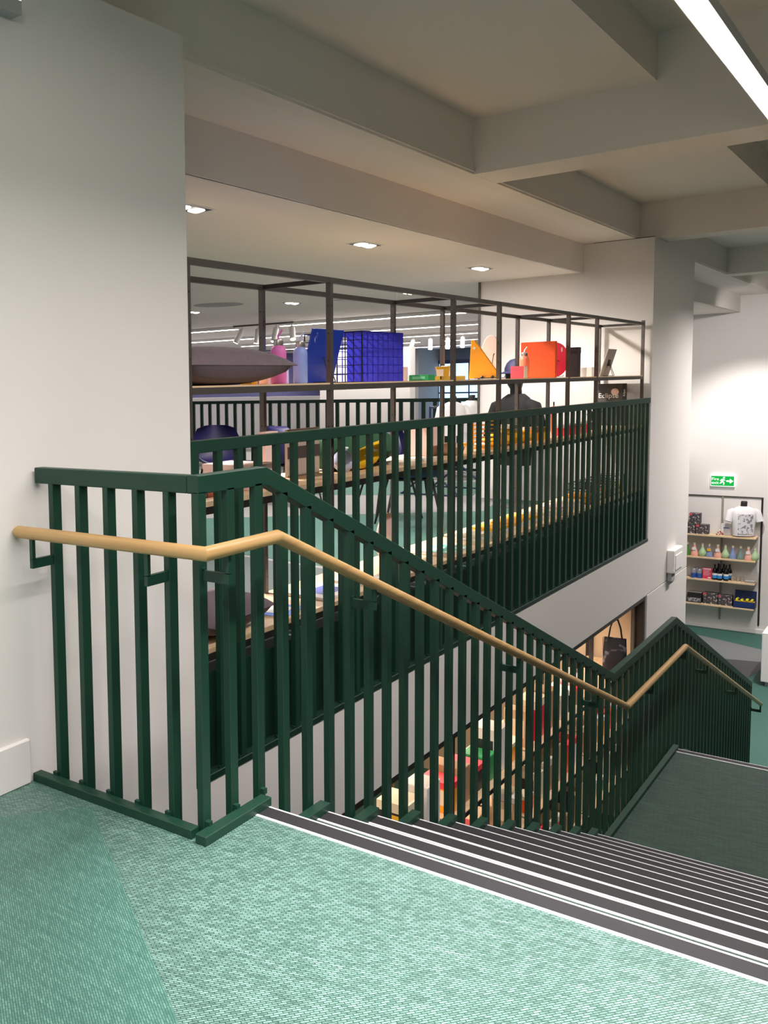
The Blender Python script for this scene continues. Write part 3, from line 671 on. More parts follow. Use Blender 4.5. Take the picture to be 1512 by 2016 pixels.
# ------------------------------------------------------------------ goods on the low gallery shelf
cushion('mauve grey cushion on the low shelf behind the stair newel', (-.97, 1.38, SZ3), .40, .58, .17, P_MAUVE, .1)
booklet('bright blue magazine with white lettering on the low shelf', (-.90, 1.86, SZ3), .20, .26, .010, c_('azure_print', (28, 104, 216), .4), .15, P_WHITE)
booklet('white magazine with royal blue shape on the low shelf', (-.93, 2.40, SZ3), .24, .36, .012, P_WHITE, -.05, P_ROYAL)
booklet('white and blue art book on the low shelf before the steel post', (-.93, 2.78, SZ3), .22, .24, .016, P_WHITE, .1, c_('cobalt_print', (50, 60, 200), .4))
t = thing('round_mirror', 'tall oval blush mirror stand on the low shelf', 'mirror', (-1.05, 3.42, SZ3))
MB().prism(round_poly(.0, .16, .15, .16), 'X', -.006, .006).build('disc', P_BLUSH, t, bevel=.002, smooth=30); MB().prism(round_poly(.0, .11, .05, .06), 'X', .006, .010).build('inlay', P_CREAM, t); MB().box(-.03, .03, -.05, .05, 0, .006).build('foot', P_BLUSH, t)
booklet('mint green and white patterned book on the low shelf', (-.92, 4.02, SZ3), .22, .34, .016, mat_print('mint_print', (226, 244, 236), (90, 190, 160), 30, .5), .0)
for i, (y, c, lb) in enumerate([(4.50, P_CREAM, 'yellow topped cream box set on the low shelf'), (4.86, P_YEL, 'yellow book stack on the low shelf, nearest the pillar'), (5.20, P_AMBER, 'amber book stack on the low shelf, middle one'), (5.52, P_YEL, 'yellow book stack on the low shelf, nearest the column'), (5.9, P_CREAM, 'cream paper stack on the low shelf'), (6.3, P_BLUSH, 'blush paper stack on the low shelf'), (6.7, P_CREAM, 'cream gift stack with red band on the low shelf')]):
    t = thing('book_stack', lb, 'books', (-.92, y, SZ3), .1 * (i % 3 - 1))
    for k in range(3): MB().box(-.10 + .004 * k, .10 - .004 * k, -.13 + .008 * k, .13 - .006 * k, .022 * k, .022 * k + .020).build('volume', c if k == 2 else (P_WHITE if k else P_CREAM), t)
for i, (y, c) in enumerate([(7.1, P_AMBER), (7.35, P_CREAM), (7.6, P_AMBER), (7.85, P_CREAM), (8.1, P_GOLD)]):
    t = thing('wire_basket', ['amber filled wire basket on the low shelf, nearest the steel post', 'cream filled wire basket, second on the low shelf', 'amber filled wire basket, middle of the row on the low shelf', 'cream filled wire basket, fourth on the low shelf', 'gold filled wire basket on the low shelf, nearest the column'][i], 'basket', (-.92, y, SZ3), 0, 'wire baskets on the low shelf')
    MB().box(-.09, .09, -.09, .09, .004, .09).build('filling', c, t, bevel=.01)
    m = MB()
    for z in (.004, .06, .12, .18): m.tube([(-.1, -.1, z), (.1, -.1, z), (.1, .1, z), (-.1, .1, z), (-.1, -.1, z)], .003, 5, False)
    for a in (-.1, -.05, 0, .05, .1):
        for p in ((a, -.1), (a, .1), (-.1, a), (.1, a)): m.tube([(*p, .0), (*p, .18)], .0025, 5)
    m.build('wire_frame', M_BLACK, t)

# ================================================================== shop floor behind
def make_chair(label, loc, rz, group='indigo shell chairs on the shop floor'):
    t = thing('shell_chair', label, 'chair', loc, rz, group)
    n = 14; vs = []; fs = []
    rows = [(-.22, .44, .22), (-.10, .425, .235), (.06, .42, .24), (.18, .45, .245), (.235, .54, .25), (.27, .68, .245), (.285, .78, .20), (.288, .81, .12)]
    for th in (0, .012):
        for y, z, hw in rows:
            for j in range(n + 1):
                u = -1 + 2 * j / n; back = max(0, (z - .44) / .4)
                vs.append((u * hw, y - (.16 * abs(u) ** 2.2 * min(1, back * 2.2)) - th * .6, z + (.07 * abs(u) ** 3 if z < .5 else 0) - th * (0 if z > .5 else 1)))
    m = n + 1; R = len(rows)
    for s in (0, 1):
        for i in range(R - 1):
            for j in range(n):
                a = s * R * m + i * m + j; q = (a, a + 1, a + m + 1, a + m); fs.append(q if s == 0 else q[::-1])
    for i in range(R - 1):
        for j in (0, n): a = i * m + j; fs.append((a, a + m, a + m + R * m, a + R * m))
    for i in (0, R - 1):
        for j in range(n): a = i * m + j; fs.append((a, a + 1, a + 1 + R * m, a + R * m))
    MB().add(vs, fs).build('shell', P_INDIGO, t, smooth=60)
    for sx in (-1, 1):
        for y0, y1 in ((-.16, -.23), (.14, .24)): MB().tube([(sx * .13, y0, .42), (sx * .22, y1, 0)], [.012, .009], 8).build('leg', M_STEELDK, t)
    MB().box(-.14, .14, -.17, .15, .405, .418).build('seat_frame', M_STEELDK, t)
    t.scale = (1.12, 1.12, 1.12)
    return t
make_chair('indigo shell chair on the shop floor, nearest the pillar', (-4.75, 6.75, 0), .75)
make_chair('indigo shell chair on the shop floor, second from the pillar', (-3.95, 7.05, 0), 2.6)
make_chair('indigo shell chair facing the blue wire crate side of the shelving', (-2.65, 6.75, 0), .9)
make_chair('indigo shell chair right behind the green bolster cushion', (-2.15, 6.15, 0), 2.2)
# cafe table among the chairs
t = thing('round_table', 'round pale cafe table among the indigo chairs', 'table', (-4.55, 8.0, 0))
MB().lathe([(.36, 0), (.36, .022)], 28, (0, 0, .70)).build('table_top', P_BLUSH, t, smooth=30); MB().lathe([(.025, 0), (.025, .68)], 12, (0, 0, .02)).build('pedestal', M_BLACK, t, smooth=30); MB().lathe([(.24, 0), (.24, .012), (.03, .02)], 24).build('foot', M_BLACK, t, smooth=30)
# far railing
t = thing('gallery_railing', 'far dark green bar railing across the shop behind the chairs', 'railing', (0, 11.7, 0))
MB().box(-16, -2.7, -.02, .02, 1.05, 1.105).build('top_rail', M_GREENDK, t); MB().box(-16, -2.7, -.02, .02, .02, .06).build('base_bar', M_GREENDK, t)
x = -9.75
while x < -2.72:
    MB().box(x, x + .06, -.012, .012, .05, 1.06).build('baluster', M_GREENDK, t); x += .182
# white tops on display busts
def bust(label, loc, rz, cloth, neck, s=1.0, name='display_bust', group=None, arms=True, printm=None, cat='mannequin'):
    t = thing(name, label, cat, loc, rz, group)
    k = s
    MB().loft([(0, 0, .02 * k, .17 * k, .115 * k), (0, 0, .12 * k, .175 * k, .12 * k), (0, 0, .30 * k, .19 * k, .125 * k), (0, 0, .42 * k, .20 * k, .12 * k), (0, .005 * k, .49 * k, .19 * k, .10 * k), (0, .008 * k, .53 * k, .13 * k, .08 * k), (0, .01 * k, .555 * k, .075 * k, .065 * k)], 24, 2.3).build('shirt', cloth, t, smooth=70)
    if arms:
        for sx in (-1, 1):
            MB().tube([(sx * .15 * k, 0, .48 * k), (sx * .21 * k, .0, .44 * k), (sx * .235 * k, -.01 * k, .35 * k), (sx * .255 * k, -.02 * k, .28 * k)], [.055 * k, .064 * k, .064 * k, .066 * k], 14).build('sleeve', cloth, t, smooth=60)
    MB().loft([(0, .01 * k, .54 * k, .055 * k, .055 * k), (0, .0, .60 * k, .05 * k, .05 * k), (0, -.005 * k, .635 * k, .052 * k, .052 * k), (0, -.005 * k, .65 * k, .04 * k, .04 * k)], 18).build('neck', neck, t, smooth=50)
    if printm:
        m = MB(); n = 8
        for j in range(n + 1):
            for i in range(7):
                u = -.12 + .24 * j / n; z = .06 + .36 * i / 6
                m.v.append((u * k, (-.128 + .055 * (u / .18) ** 2) * k, z * k))
        for j in range(n):
            for i in range(6): a = j * 7 + i; m.f.append((a, a + 7, a + 8, a + 1))
        o = m.build('chest_print', printm, t)
        md = o.modifiers.new('s', 'SOLIDIFY'); md.thickness = .003
    return t
M_COTTON = mat('white_cotton', (236, 234, 234), .85, var=.04, scale=12)
t = thing('garment_rail', 'navy tubular garment stand holding two white tops', 'stand', (-2.98, 9.12, 0))
for a, b in [((-.05, -.45, 0), (-.05, -.45, 1.05)), ((-.05, .45, 0), (-.05, .45, 1.05)), ((-.05, -.45, 1.05), (-.05, .45, 1.05)), ((-.05, -.45, .35), (-.05, .45, .35))]: MB().tube([a, b], .014, 8).build('tube', M_NAVY, t)
for y in (-.45, .45):
    for dx in (-.35, .35): MB().tube([(-.05, y, .30), (-.05 + dx, y, .012)], .012, 8).build('brace', M_NAVY, t)
    MB().tube([(-.42, y, .012), (.32, y, .012)], .012, 8).build('foot', M_NAVY, t)
bust('white sweatshirt on a black necked bust, nearer the steel post', (-2.80, 8.78, .70), .9, M_COTTON, P_CHAR, .74, group='white tops on the garment stand')
bust('white sweatshirt on a black necked bust, beside the white wall edge', (-2.84, 9.46, .70), .9, M_COTTON, P_CHAR, .74, group='white tops on the garment stand')
# mannequin in black sweatshirt and navy cap by the wall
t = thing('mannequin', 'black mannequin in black sweatshirt and navy cap by the white wall', 'mannequin', (-1.86, 8.12, 0), -.35)
BK = mat('black_jersey', (13, 13, 16), .9, var=.1, scale=30)
MB().loft([(0, 0, .45, .17, .12), (0, 0, .70, .18, .125), (0, 0, .90, .19, .125), (0, 0, 1.02, .215, .12), (0, .0, 1.10, .21, .105), (0, .01, 1.165, .15, .085), (0, .015, 1.205, .085, .07)], 26, 2.3).build('sweatshirt', BK, t, smooth=70)
for sx in (-1, 1): MB().tube([(sx * .15, 0, 1.10), (sx * .225, .0, 1.06), (sx * .29, -.01, .90), (sx * .32, -.02, .70)], [.06, .078, .072, .062], 14).build('sleeve', BK, t, smooth=60)
MB().loft([(0, .01, 1.19, .060, .060), (0, .005, 1.26, .058, .058), (0, -.005, 1.30, .070, .082), (0, -.012, 1.36, .084, .102), (0, -.012, 1.44, .090, .110), (0, -.008, 1.50, .084, .102), (0, 0, 1.54, .05, .06)], 22).build('head', M_BLACK, t, smooth=70)
cp = MB().loft([(0, -.01, 1.43, .100, .116), (0, -.008, 1.48, .100, .114), (0, -.002, 1.53, .085, .095), (0, 0, 1.565, .055, .06), (0, 0, 1.578, .01, .01)], 22).build('cap', c_('navy_cap', (22, 20, 58), .7), t, smooth=70)
bm_ = MB(); n = 14
for th in (0, .008):
    for j in range(n + 1):
        a = PI + PI * j / n
        bm_.v += [(.098 * math.cos(a), -.01 + .112 * math.sin(a), 1.438 + th), (.085 * math.cos(a), -.06 + .155 * math.sin(a), 1.418 + th)]
for j in range(n):
    a = 2 * j; o = 2 * (n + 1); bm_.f += [(a, a + 1, a + 3, a + 2), (o + a + 2, o + a + 3, o + a + 1, o + a), (a + 1, o + a + 1, o + a + 3, a + 3)]
bm_.build('cap_peak', c_('navy_cap', (22, 20, 58), .7), t, smooth=50)
MB().lathe([(.02, 0), (.02, .45)], 12, (0, 0, 0)).build('stand_pole', M_STEEL, t); MB().lathe([(.17, 0), (.17, .008)], 24).build('stand_base', M_STEEL, t)

# ================================================================== lamps
def downlight(loc, label, power=0, tgt=None):
    t = thing('recessed_downlight', label, 'ceiling light', loc, 0, 'recessed twin downlights in the shop ceiling')
    MB().box(-.085, .085, -.16, .16, -.004, .001).build('frame', M_LAMPBODY, t); MB().box(-.070, .070, -.145, .145, -.006, -.004).build('recess', M_BLACK, t)
    for y in (-.072, .072):
        MB().lathe([(.020, -.012), (.055, .0)], 18, (0, y, -.008)).build('reflector', M_LAMPHOT, t)
    if power: spot('downlight_beam', (loc[0], loc[1], loc[2] - .03), tgt or (loc[0], loc[1], 0), power, 95, .8, (1, .91, .82), .06)
dl = [((-1.95, 2.57), 240, (-1.2, 2.7, .3), 'recessed twin downlight by the pillar over the shelving'), ((-1.95, 4.90), 230, (-1.1, 5.0, .4), 'recessed twin downlight over the middle of the shelving'), ((-1.95, 7.34), 150, (-1.3, 8.3, .6), 'recessed twin downlight near the column over the mannequin'),
      ((-3.50, 6.32), 150, None, 'recessed twin downlight over the cafe table'), ((-5.16, 9.10), 150, None, 'recessed twin downlight in the second row of the shop ceiling'), ((-3.52, 9.16), 150, None, 'recessed twin downlight over the garment stand'), ((-6.85, 9.12), 150, None, 'recessed twin downlight far left in the shop ceiling')]
for (x, y), p, tg, lb in dl: downlight((x, y, 2.4695), lb, p, tg)
def strip(name, label, loc, sx, sy, group):
    t = thing(name, label, 'ceiling light', loc, 0, group)
    MB().box(-sx / 2 - .008, sx / 2 + .008, -sy / 2 - .008, sy / 2 + .008, .0, .05).build('housing', M_LAMPBODY, t); MB().box(-sx / 2, sx / 2, -sy / 2, sy / 2, -.006, .0).build('diffuser', M_LAMP, t)
    return t
strip('strip_light', 'long bright strip light hanging over the landing', (.883, 4.0, 2.715), .075, 16.0, 'strip lights over the stairs')
for y, x0, x1, lb in [(12.6, -15, -8.45, 'ceiling strip light, first row, left of the track spots'), (12.6, -7.5, -3.4, 'ceiling strip light, first row, right of the track spots'), (15.9, -15, -4.6, 'ceiling strip light in the second row of the shop'),
                      (19.2, -12.8, -5.6, 'ceiling strip light in the third row of the shop'), (22.5, -13.6, -9.3, 'ceiling strip light in the fourth row, left piece'), (22.5, -8.7, -6.4, 'ceiling strip light in the fourth row, right piece'), (26.2, -14.8, -8.6, 'ceiling strip light in the last row of the shop')]:
    strip('strip_light', lb, ((x0 + x1) / 2, y, 2.415), x1 - x0, .10, 'strip lights across the shop ceiling')
    area('shop_strip_light', ((x0 + x1) / 2, y, 2.40), x1 - x0, .10, 75 * (x1 - x0) / 5, NEUT)
for x in (-1.95, -3.5): area('shop_fill_light', (x, 5.5, 2.44), .15, 5.0, 60, NEUT)  # added fill panels without fixtures, shining down from under the ceiling
def track_spots(label, p, q, heads, tgt):
    t = thing('track_spotlights', label, 'track light', p)
    d = Vector(q) - Vector(p)
    MB().bar((0, 0, 0), d, .035, .03).build('track', M_STEEL, t)
    for k, (a, ang, tilt) in enumerate(heads):
        c = d * a; dr = Vector((math.cos(ang) * math.sin(tilt), math.sin(ang) * math.sin(tilt), -math.cos(tilt)))
        MB().tube([c, c + Vector((0, 0, -.09))], .012, 8).build('stem', M_LAMPBODY, t)
        h0 = c + Vector((0, 0, -.07)); h1 = h0 + dr * .26
        hd = MB().tube([h0, h0 + dr * .02, h1], [.03, .05, .05], 14).build('spot_head', M_LAMPBODY, t, smooth=30)
        MB().tube([h1, h1 + dr * .004], .042, 14).build('lens', M_LAMPHOT, hd)
track_spots('track with four white spotlights between the strip light pieces', (-8.25, 12.2, 2.44), (-7.0, 12.2, 2.44), [(.15, 3.6, .5), (.42, 4.0, .15), (.72, 4.6, .3), (.97, 5.4, .5)], None)
track_spots('far track with spotlights before the violet blue wall', (-15.6, 21.5, 2.44), (-13.8, 24.4, 2.44), [(.05, 3, .3), (.2, 3, .35), (.45, 5.2, .4), (.7, 5.2, .5), (.95, 5, .4)], None)
track_spots('track with spotlights before the bright shopfront', (-8.3, 19.6, 2.44), (-6.9, 19.6, 2.44), [(.1, 4, .3), (.4, 5, .2), (.7, 4.8, .1), (.95, 5, .4)], None)
t = thing('ceiling_vent', 'shallow grey ceiling vent in the shop ceiling', 'vent', (-5.92, 8.46, 2.468)); MB().lathe([(.30, -.004), (.34, .0)], 28).build('rim', M_GREYWALL, t); MB().lathe([(.10, -.012), (.26, -.002)], 24).build('cone', M_GREYWALL, t)
t = thing('ceiling_vent', 'square ceiling vent right of the row of downlights', 'vent', (-4.40, 9.45, 2.468))
MB().box(-.22, .22, -.22, .22, -.004, .0).build('frame', M_GREYWALL, t)
for k in range(5): MB().box(-.2, .2, -.18 + k * .08, -.15 + k * .08, -.010, -.004).build('slat', M_LAMPBODY, t)

# ================================================================== fittings on the walls
t = thing('emergency_light', 'small grey emergency light at the top of the pillar wall', 'light fitting', (WX, -.10, 2.58))
MB().box(0, .055, -.10, .075, .0, .045).build('housing', M_GREYWALL, t, bevel=.003); MB().box(.002, .053, -.098, .073, .045, .049).build('lamp_edge', mat('lit_edge', (250, 250, 248), .4, emit=1.2), t); MB().box(0, .058, -.10, .06, .052, .075).build('cap', P_CHAR, t)
t = thing('alarm_box', 'small white alarm box on the column beside the gallery railing', 'alarm', (WX, 9.84, -.84))
MB().box(0, .075, -.22, .22, 0, .26).build('housing', P_WHITE, t, bevel=.012, segs=2); MB().box(.075, .082, -.16, .16, .03, .2).build('cover', P_WHITE, t, bevel=.003); MB().box(.01, .05, -.20, -.05, -.09, 0).build('cable_duct', M_GREYWALL, t)
# fire exit sign
t = thing('exit_sign', 'lit green fire exit sign with running figure and arrow', 'sign', (-1.565, 18.29, -.70))
M_SIGN = mat('sign_green', (0, 150, 60), .4, emit=.28, emit_rgb=(0, 190, 70)); M_SIGNW = mat('sign_white', (245, 250, 245), .4, emit=.5)
MB().box(-.19, .19, -.05, 0, -.015, .195).build('housing', M_SIGNW, t, bevel=.004); MB().box(-.18, .18, -.054, -.05, .0, .18).build('face', M_SIGN, t)
text_part('lettering', 'Fire', .075, M_SIGNW, t, (-.172, -.0555, .098), (PI / 2, 0, 0)); text_part('lettering', 'exit', .075, M_SIGNW, t, (-.172, -.0555, .030), (PI / 2, 0, 0))
MB().prism([(.060, .075), (.115, .075), (.115, .045), (.170, .09), (.115, .135), (.115, .105), (.060, .105)], 'Y', -.057, -.054).build('arrow', M_SIGNW, t)
fg = MB(); fg.prism(round_poly(.022, .150, .016, .016, 14), 'Y', -.057, -.054)
for a, b, ww in [((.010, .125), (-.005, .080), .030), ((-.005, .085), (.025, .055), .020), ((.025, .055), (.018, .020), .018), ((-.008, .080), (-.025, .050), .020), ((-.025, .050), (-.045, .045), .016), ((.012, .122), (.040, .100), .013), ((.004, .122), (-.025, .110), .013), ((-.025, .110), (-.035, .085), .012)]:
    fg.bar((a[0], -.0555, a[1]), (b[0], -.0555, b[1]), .003, ww, (0, -1, 0)) if False else fg.bar((a[0], -.0555, a[1]), (b[0], -.0555, b[1]), ww, .003, (0, 1, 0))
fg.build('running_figure', M_SIGNW, t)

# ================================================================== shelves on the far wall
FY = 18.29
t = thing('wall_shelving', 'wall shelving of four oak boards on dark uprights under the exit sign', 'shelving', (0, FY, 0))
FZ = (-1.60, -2.02, -2.435, -2.90)
for x, z0, z1 in ((-1.555, -3.22, -.90), (-.945, -3.25, -.90), (-2.20, -3.25, -.90)): MB().box(x - .014, x + .014, -.025, 0, z0, z1).build('upright', M_STEELDK if x > -1 else mat('pale_upright', (150, 144, 134), .5), t)
MB().box(-3.0, -.93, -.022, 0, -.908, -.888).build('top_channel', M_STEEL, t)
for z in FZ:
    MB().box(-2.9, -.985, -.31, -.025, z - .028, z).build('shelf_board', M_OAKX, t, bevel=.002)
    for x in (-1.555, -1.02): MB().prism([(-.025, z - .06), (-.025, z - .028), (-.29, z - .028)], 'X', x - .006, x + .006).build('shelf_bracket', M_STEEL, t)
P_PRINT = mat_print('dark_confetti_print', (70, 66, 68), (190, 178, 172), 34, .60); P_PINKB = c_('pink_corner', (214, 84, 100), .6)
def pbox(label, x0, x1, z, h, y=-.17, d=.16):
    t = thing('patterned_box', label, 'box', ((x0 + x1) / 2, FY + y, z), 0, 'dark patterned boxes on the wall shelving'); w2 = (x1 - x0) / 2
    MB().box(-w2, w2, -d / 2, d / 2, 0, h).build('body', P_PRINT, t, bevel=.002); MB().box(-w2, -w2 + .05, -d / 2 - .0015, -d / 2, h - .04, h).build('corner_label', P_PINKB, t); MB().box(w2, w2 + .0015, -d / 2, d / 2, 0, h).build('side_panel', P_CHAR, t)
pbox('dark patterned box at the left end of the top wall shelf', -2.12, -1.945, FZ[0], .185)
pbox('dark patterned box beside the frame on the top wall shelf', -1.935, -1.74, FZ[0], .175)
pbox('dark patterned box on top of two others on the top wall shelf', -2.05, -1.875, FZ[0] + .187, .195)
t = thing('picture_frame', 'small clear frame with a white card on the top wall shelf', 'frame', (-1.465, FY - .14, FZ[0]))
MB().box(-.085, .085, -.008, .008, 0, .215).build('frame', P_WHITE, t, bevel=.002); MB().box(-.06, .06, -.0095, -.008, .02, .19).build('card', c_('white_card_face', (235, 235, 245), .5), t); MB().box(-.05, .045, -.0105, -.0095, .12, .145).build('print_line', c_('pale_blue_ink', (120, 140, 190), .5), t)
t = thing('toy_figures', 'small heap of rust and white toy pieces before the frame', 'toys', (-1.555, FY - .22, FZ[0]))
random.seed(5)
for k in range(14):
    r = random.uniform(.010, .016); a = random.uniform(0, 6.28); d_ = random.uniform(0, .085); z = random.uniform(0, .09) * (1 - d_ / .1)
    MB().lathe([(.001, -r), (r * .8, -r * .5), (r, 0), (r * .8, r * .5), (.001, r)], 8, (d_ * math.cos(a), d_ * math.sin(a) * .5, r + z)).build('piece', c_('rust_piece', (170, 72, 52), .5) if k % 3 else P_WHITE, t)
bust('white printed T-shirt on a black necked bust on the top wall shelf', (-1.20, FY - .185, FZ[0] + .001), .45, M_COTTON, P_CHAR, 1.0, 'shirt_bust', None, True, mat_print('grey_shirt_print', (222, 220, 222), (140, 136, 142), 22, .55))
# flasks in a row
flc = [c_('flask_green_glass', (80, 130, 60), .2), c_('flask_pink', (242, 178, 160), .4), c_('flask_mint', (176, 208, 160), .4), c_('flask_blue', (132, 152, 196), .4), c_('flask_sage', (120, 146, 136), .4)]
seq = [0, 1, 2, 3, 1, 2, 3, 4, 1, 2]; fx = [-2.07, -1.955, -1.825, -1.715, -1.58, -1.46, -1.345, -1.225, -1.105, -1.005]
nm = ['green glass', 'pink', 'mint green', 'pale blue', 'sage green']
pl = ['at the left end of the second wall shelf', 'with white tag, second on the second wall shelf', 'third on the second wall shelf', 'with yellow tag, fourth on the second wall shelf', 'with white tag, fifth on the second wall shelf', 'sixth on the second wall shelf, right of the upright', 'seventh on the second wall shelf', 'eighth on the second wall shelf', 'with white tag, ninth on the second wall shelf', 'at the right end of the second wall shelf']
for i, (k, x) in enumerate(zip(seq, fx)):
    t = thing('flask', '%s conical flask %s' % (nm[k], pl[i]), 'flask', (x, FY - .21, FZ[1]), 0, 'conical flasks on the wall shelving')
    rr = .070 if k == 1 else (.062 if k != 2 else .066)
    t.scale = (1, 1, 1.32)
    prof_ = [(rr * .9, 0), (rr, .012), (rr * .75, .06), (rr * .38, .115), (rr * .3, .15), (rr * .34, .155)] if k != 2 else [(rr * .6, 0), (rr, .03), (rr * .95, .06), (rr * .55, .10), (rr * .3, .13), (rr * .34, .155)]
    MB().lathe(prof_, 16).build('glass', flc[k], t, smooth=50); MB().lathe([(rr * .28, 0), (rr * .32, .03)], 12, (0, 0, .155)).build('stopper', P_CREAM, t)
    if 'tag' in pl[i]: MB().box(-.03, .03, -.003, .003, .085, .125).build('tag', P_YEL if 'yellow' in pl[i] else P_WHITE, t, loc=(0, -rr * .75, 0))
# cans, book, dark bottles, glasses
for i, x in enumerate((-1.955, -1.865, -1.93, -1.84)):
    t = thing('drink_can', ['blue and silver can, front left of four', 'blue and silver can, front right beside the pink book', 'blue and silver can, rear left of four', 'blue and silver can, rear right of four'][i], 'can', (x, FY - (.22 if i < 2 else .11), FZ[2]), 0, 'cans on the third wall shelf')
    t.scale = (1.12, 1.12, 1.22)
    MB().lathe([(.036, 0), (.040, .006), (.040, .075)], 16).build('blue_band', c_('can_blue', (50, 96, 180), .4), t, smooth=40); MB().lathe([(.040, 0), (.040, .055), (.034, .065)], 16, (0, 0, .075)).build('upper', c_('can_silver', (176, 176, 184), .35, metal=.5), t, smooth=40); MB().lathe([(.034, 0), (.034, .006)], 14, (0, 0, .14)).build('lid', c_('can_silver', (176, 176, 184), .35, metal=.5), t)
t = thing('book', 'crimson pink book with white lettering standing on the third wall shelf', 'book', (-1.735, FY - .22, FZ[2]))
MB().box(-.075, .075, -.015, .015, 0, .205).build('cover', c_('crimson_book', (212, 62, 92), .55), t)
for k in range(6): MB().box(-.06, .055 - .012 * (k % 3), -.0162, -.015, .165 - k * .02, .173 - k * .02).build('text_line', c_('pale_pink_ink', (240, 170, 180), .5), t)
MB().box(-.06, .06, -.0162, -.015, .18, .194).build('title_line', P_WHITE, t); MB().box(.01, .06, -.0162, -.015, .015, .035).build('badge', P_WHITE, t)
for i, (x, y) in enumerate([(-1.615, -.24), (-1.535, -.25), (-1.435, -.24), (-1.575, -.13), (-1.49, -.12), (-1.40, -.12)]):
    t = thing('dark_bottle', ['dark bottle with blue label, front left', 'dark bottle with blue label, front middle', 'dark bottle with blue label, front right', 'dark bottle behind, left one', 'dark bottle behind, middle one', 'dark bottle behind, right one'][i] + ' of the group on the third wall shelf', 'bottle', (x, FY + y, FZ[2]), 0, 'dark bottles on the third wall shelf')
    t.scale = (1.12, 1.12, 1.2)
    MB().lathe([(.034, 0), (.037, .006), (.037, .13), (.028, .16), (.013, .185), (.012, .225), (.015, .228), (.015, .24)], 16).build('glass', c_('black_glass', (14, 14, 18), .15), t, smooth=50); MB().lathe([(.0375, 0), (.0375, .045)], 16, (0, 0, .03)).build('blue_label', c_('sky_label', (60, 150, 220), .5), t); MB().lathe([(.0376, 0), (.0376, .03)], 16, (0, 0, .075)).build('white_label', P_WHITE, t)
for i, x in enumerate((-1.34, -1.26, -1.19)):
    t = thing('glass_tumbler', ['smoky glass tumbler nearest the dark bottles', 'smoky glass tumbler, middle of three', 'smoky glass tumbler beside the grey tray'][i], 'glass', (x, FY - .18, FZ[2]), 0, 'glass tumblers on the third wall shelf')
    MB().lathe([(.025, 0), (.032, .09), (.029, .09), (.022, .008)], 16).build('bowl', c_('smoky_glass', (190, 180, 160), .1, alpha=.45), t, smooth=40); MB().lathe([(.028, 0), (.028, .005)], 16).build('foot', c_('smoky_glass', (190, 180, 160), .1, alpha=.45), t)
t = thing('serving_tray', 'flat grey tray at the right end of the third wall shelf', 'tray', (-1.065, FY - .20, FZ[2])); MB().box(-.075, .075, -.06, .06, 0, .035).build('base', P_GREYC, t, bevel=.003); MB().box(-.078, .078, -.063, .063, .030, .038).build('rim', c_('pale_grey', (180, 178, 176), .5), t)
# lowest shelf
t = thing('patterned_box', 'black and silver box at the left of the lowest wall shelf', 'box', (-1.925, FY - .18, FZ[3])); MB().box(-.115, .115, -.09, .09, 0, .19).build('body', P_CHAR, t, bevel=.002); MB().box(-.105, .105, -.0915, -.09, .02, .09).build('print', mat_print('silver_print', (90, 90, 94), (170, 170, 172), 40, .5), t); MB().box(-.115, .115, -.09, .09, .19, .192).build('lid', P_GREYC, t)
pbox('dark patterned box in the middle of the lowest wall shelf', -1.79, -1.56, FZ[3], .205)
pbox('dark patterned box beside the blue box on the lowest wall shelf', -1.55, -1.33, FZ[3], .19)
t = thing('open_box', 'navy open box of yellow toys on the lowest wall shelf', 'box', (-1.14, FY - .19, FZ[3]))
NV = c_('navy_card', (24, 48, 104), .5)
MB().box(-.165, .165, -.11, .11, 0, .008).build('base', NV, t); MB().box(-.165, .165, -.11, -.104, 0, .12).build('front', NV, t); MB().box(-.165, .165, .104, .11, 0, .29).build('raised_lid', NV, t)
for x in (-.165, .159): MB().box(x, x + .006, -.11, .11, 0, .12).build('side', NV, t)
for k in range(12):
    r = .022; x = -.12 + .08 * (k % 4) + random.uniform(-.01, .01); y = -.07 + .06 * (k // 4)
    MB().lathe([(.001, -r), (r * .85, -r * .45), (r, 0), (r * .7, r * .6), (.001, r)], 10, (x, y, .125 + random.uniform(0, .02))).build('toy', c_('lime_yellow', (214, 214, 40), .5), t, smooth=60)
    if k < 4: pass
MB().box(-.155, .155, -.10, .10, .008, .105).build('packing', P_YEL, t)
# white plinth at the right edge
t = thing('display_plinth', 'white display plinth standing on the lower floor at the right edge', 'plinth', (.15, 15.3, LOW))
MB().box(-.60, .60, -.5, .5, .07, .80).build('body', P_WHITE, t, bevel=.006); MB().box(-.55, .55, -.45, .45, 0, .07).build('toe_kick', M_GREYWALL, t); MB().box(-.60, .60, -.5, .5, .80, .825).build('top', P_WHITE, t, bevel=.004)

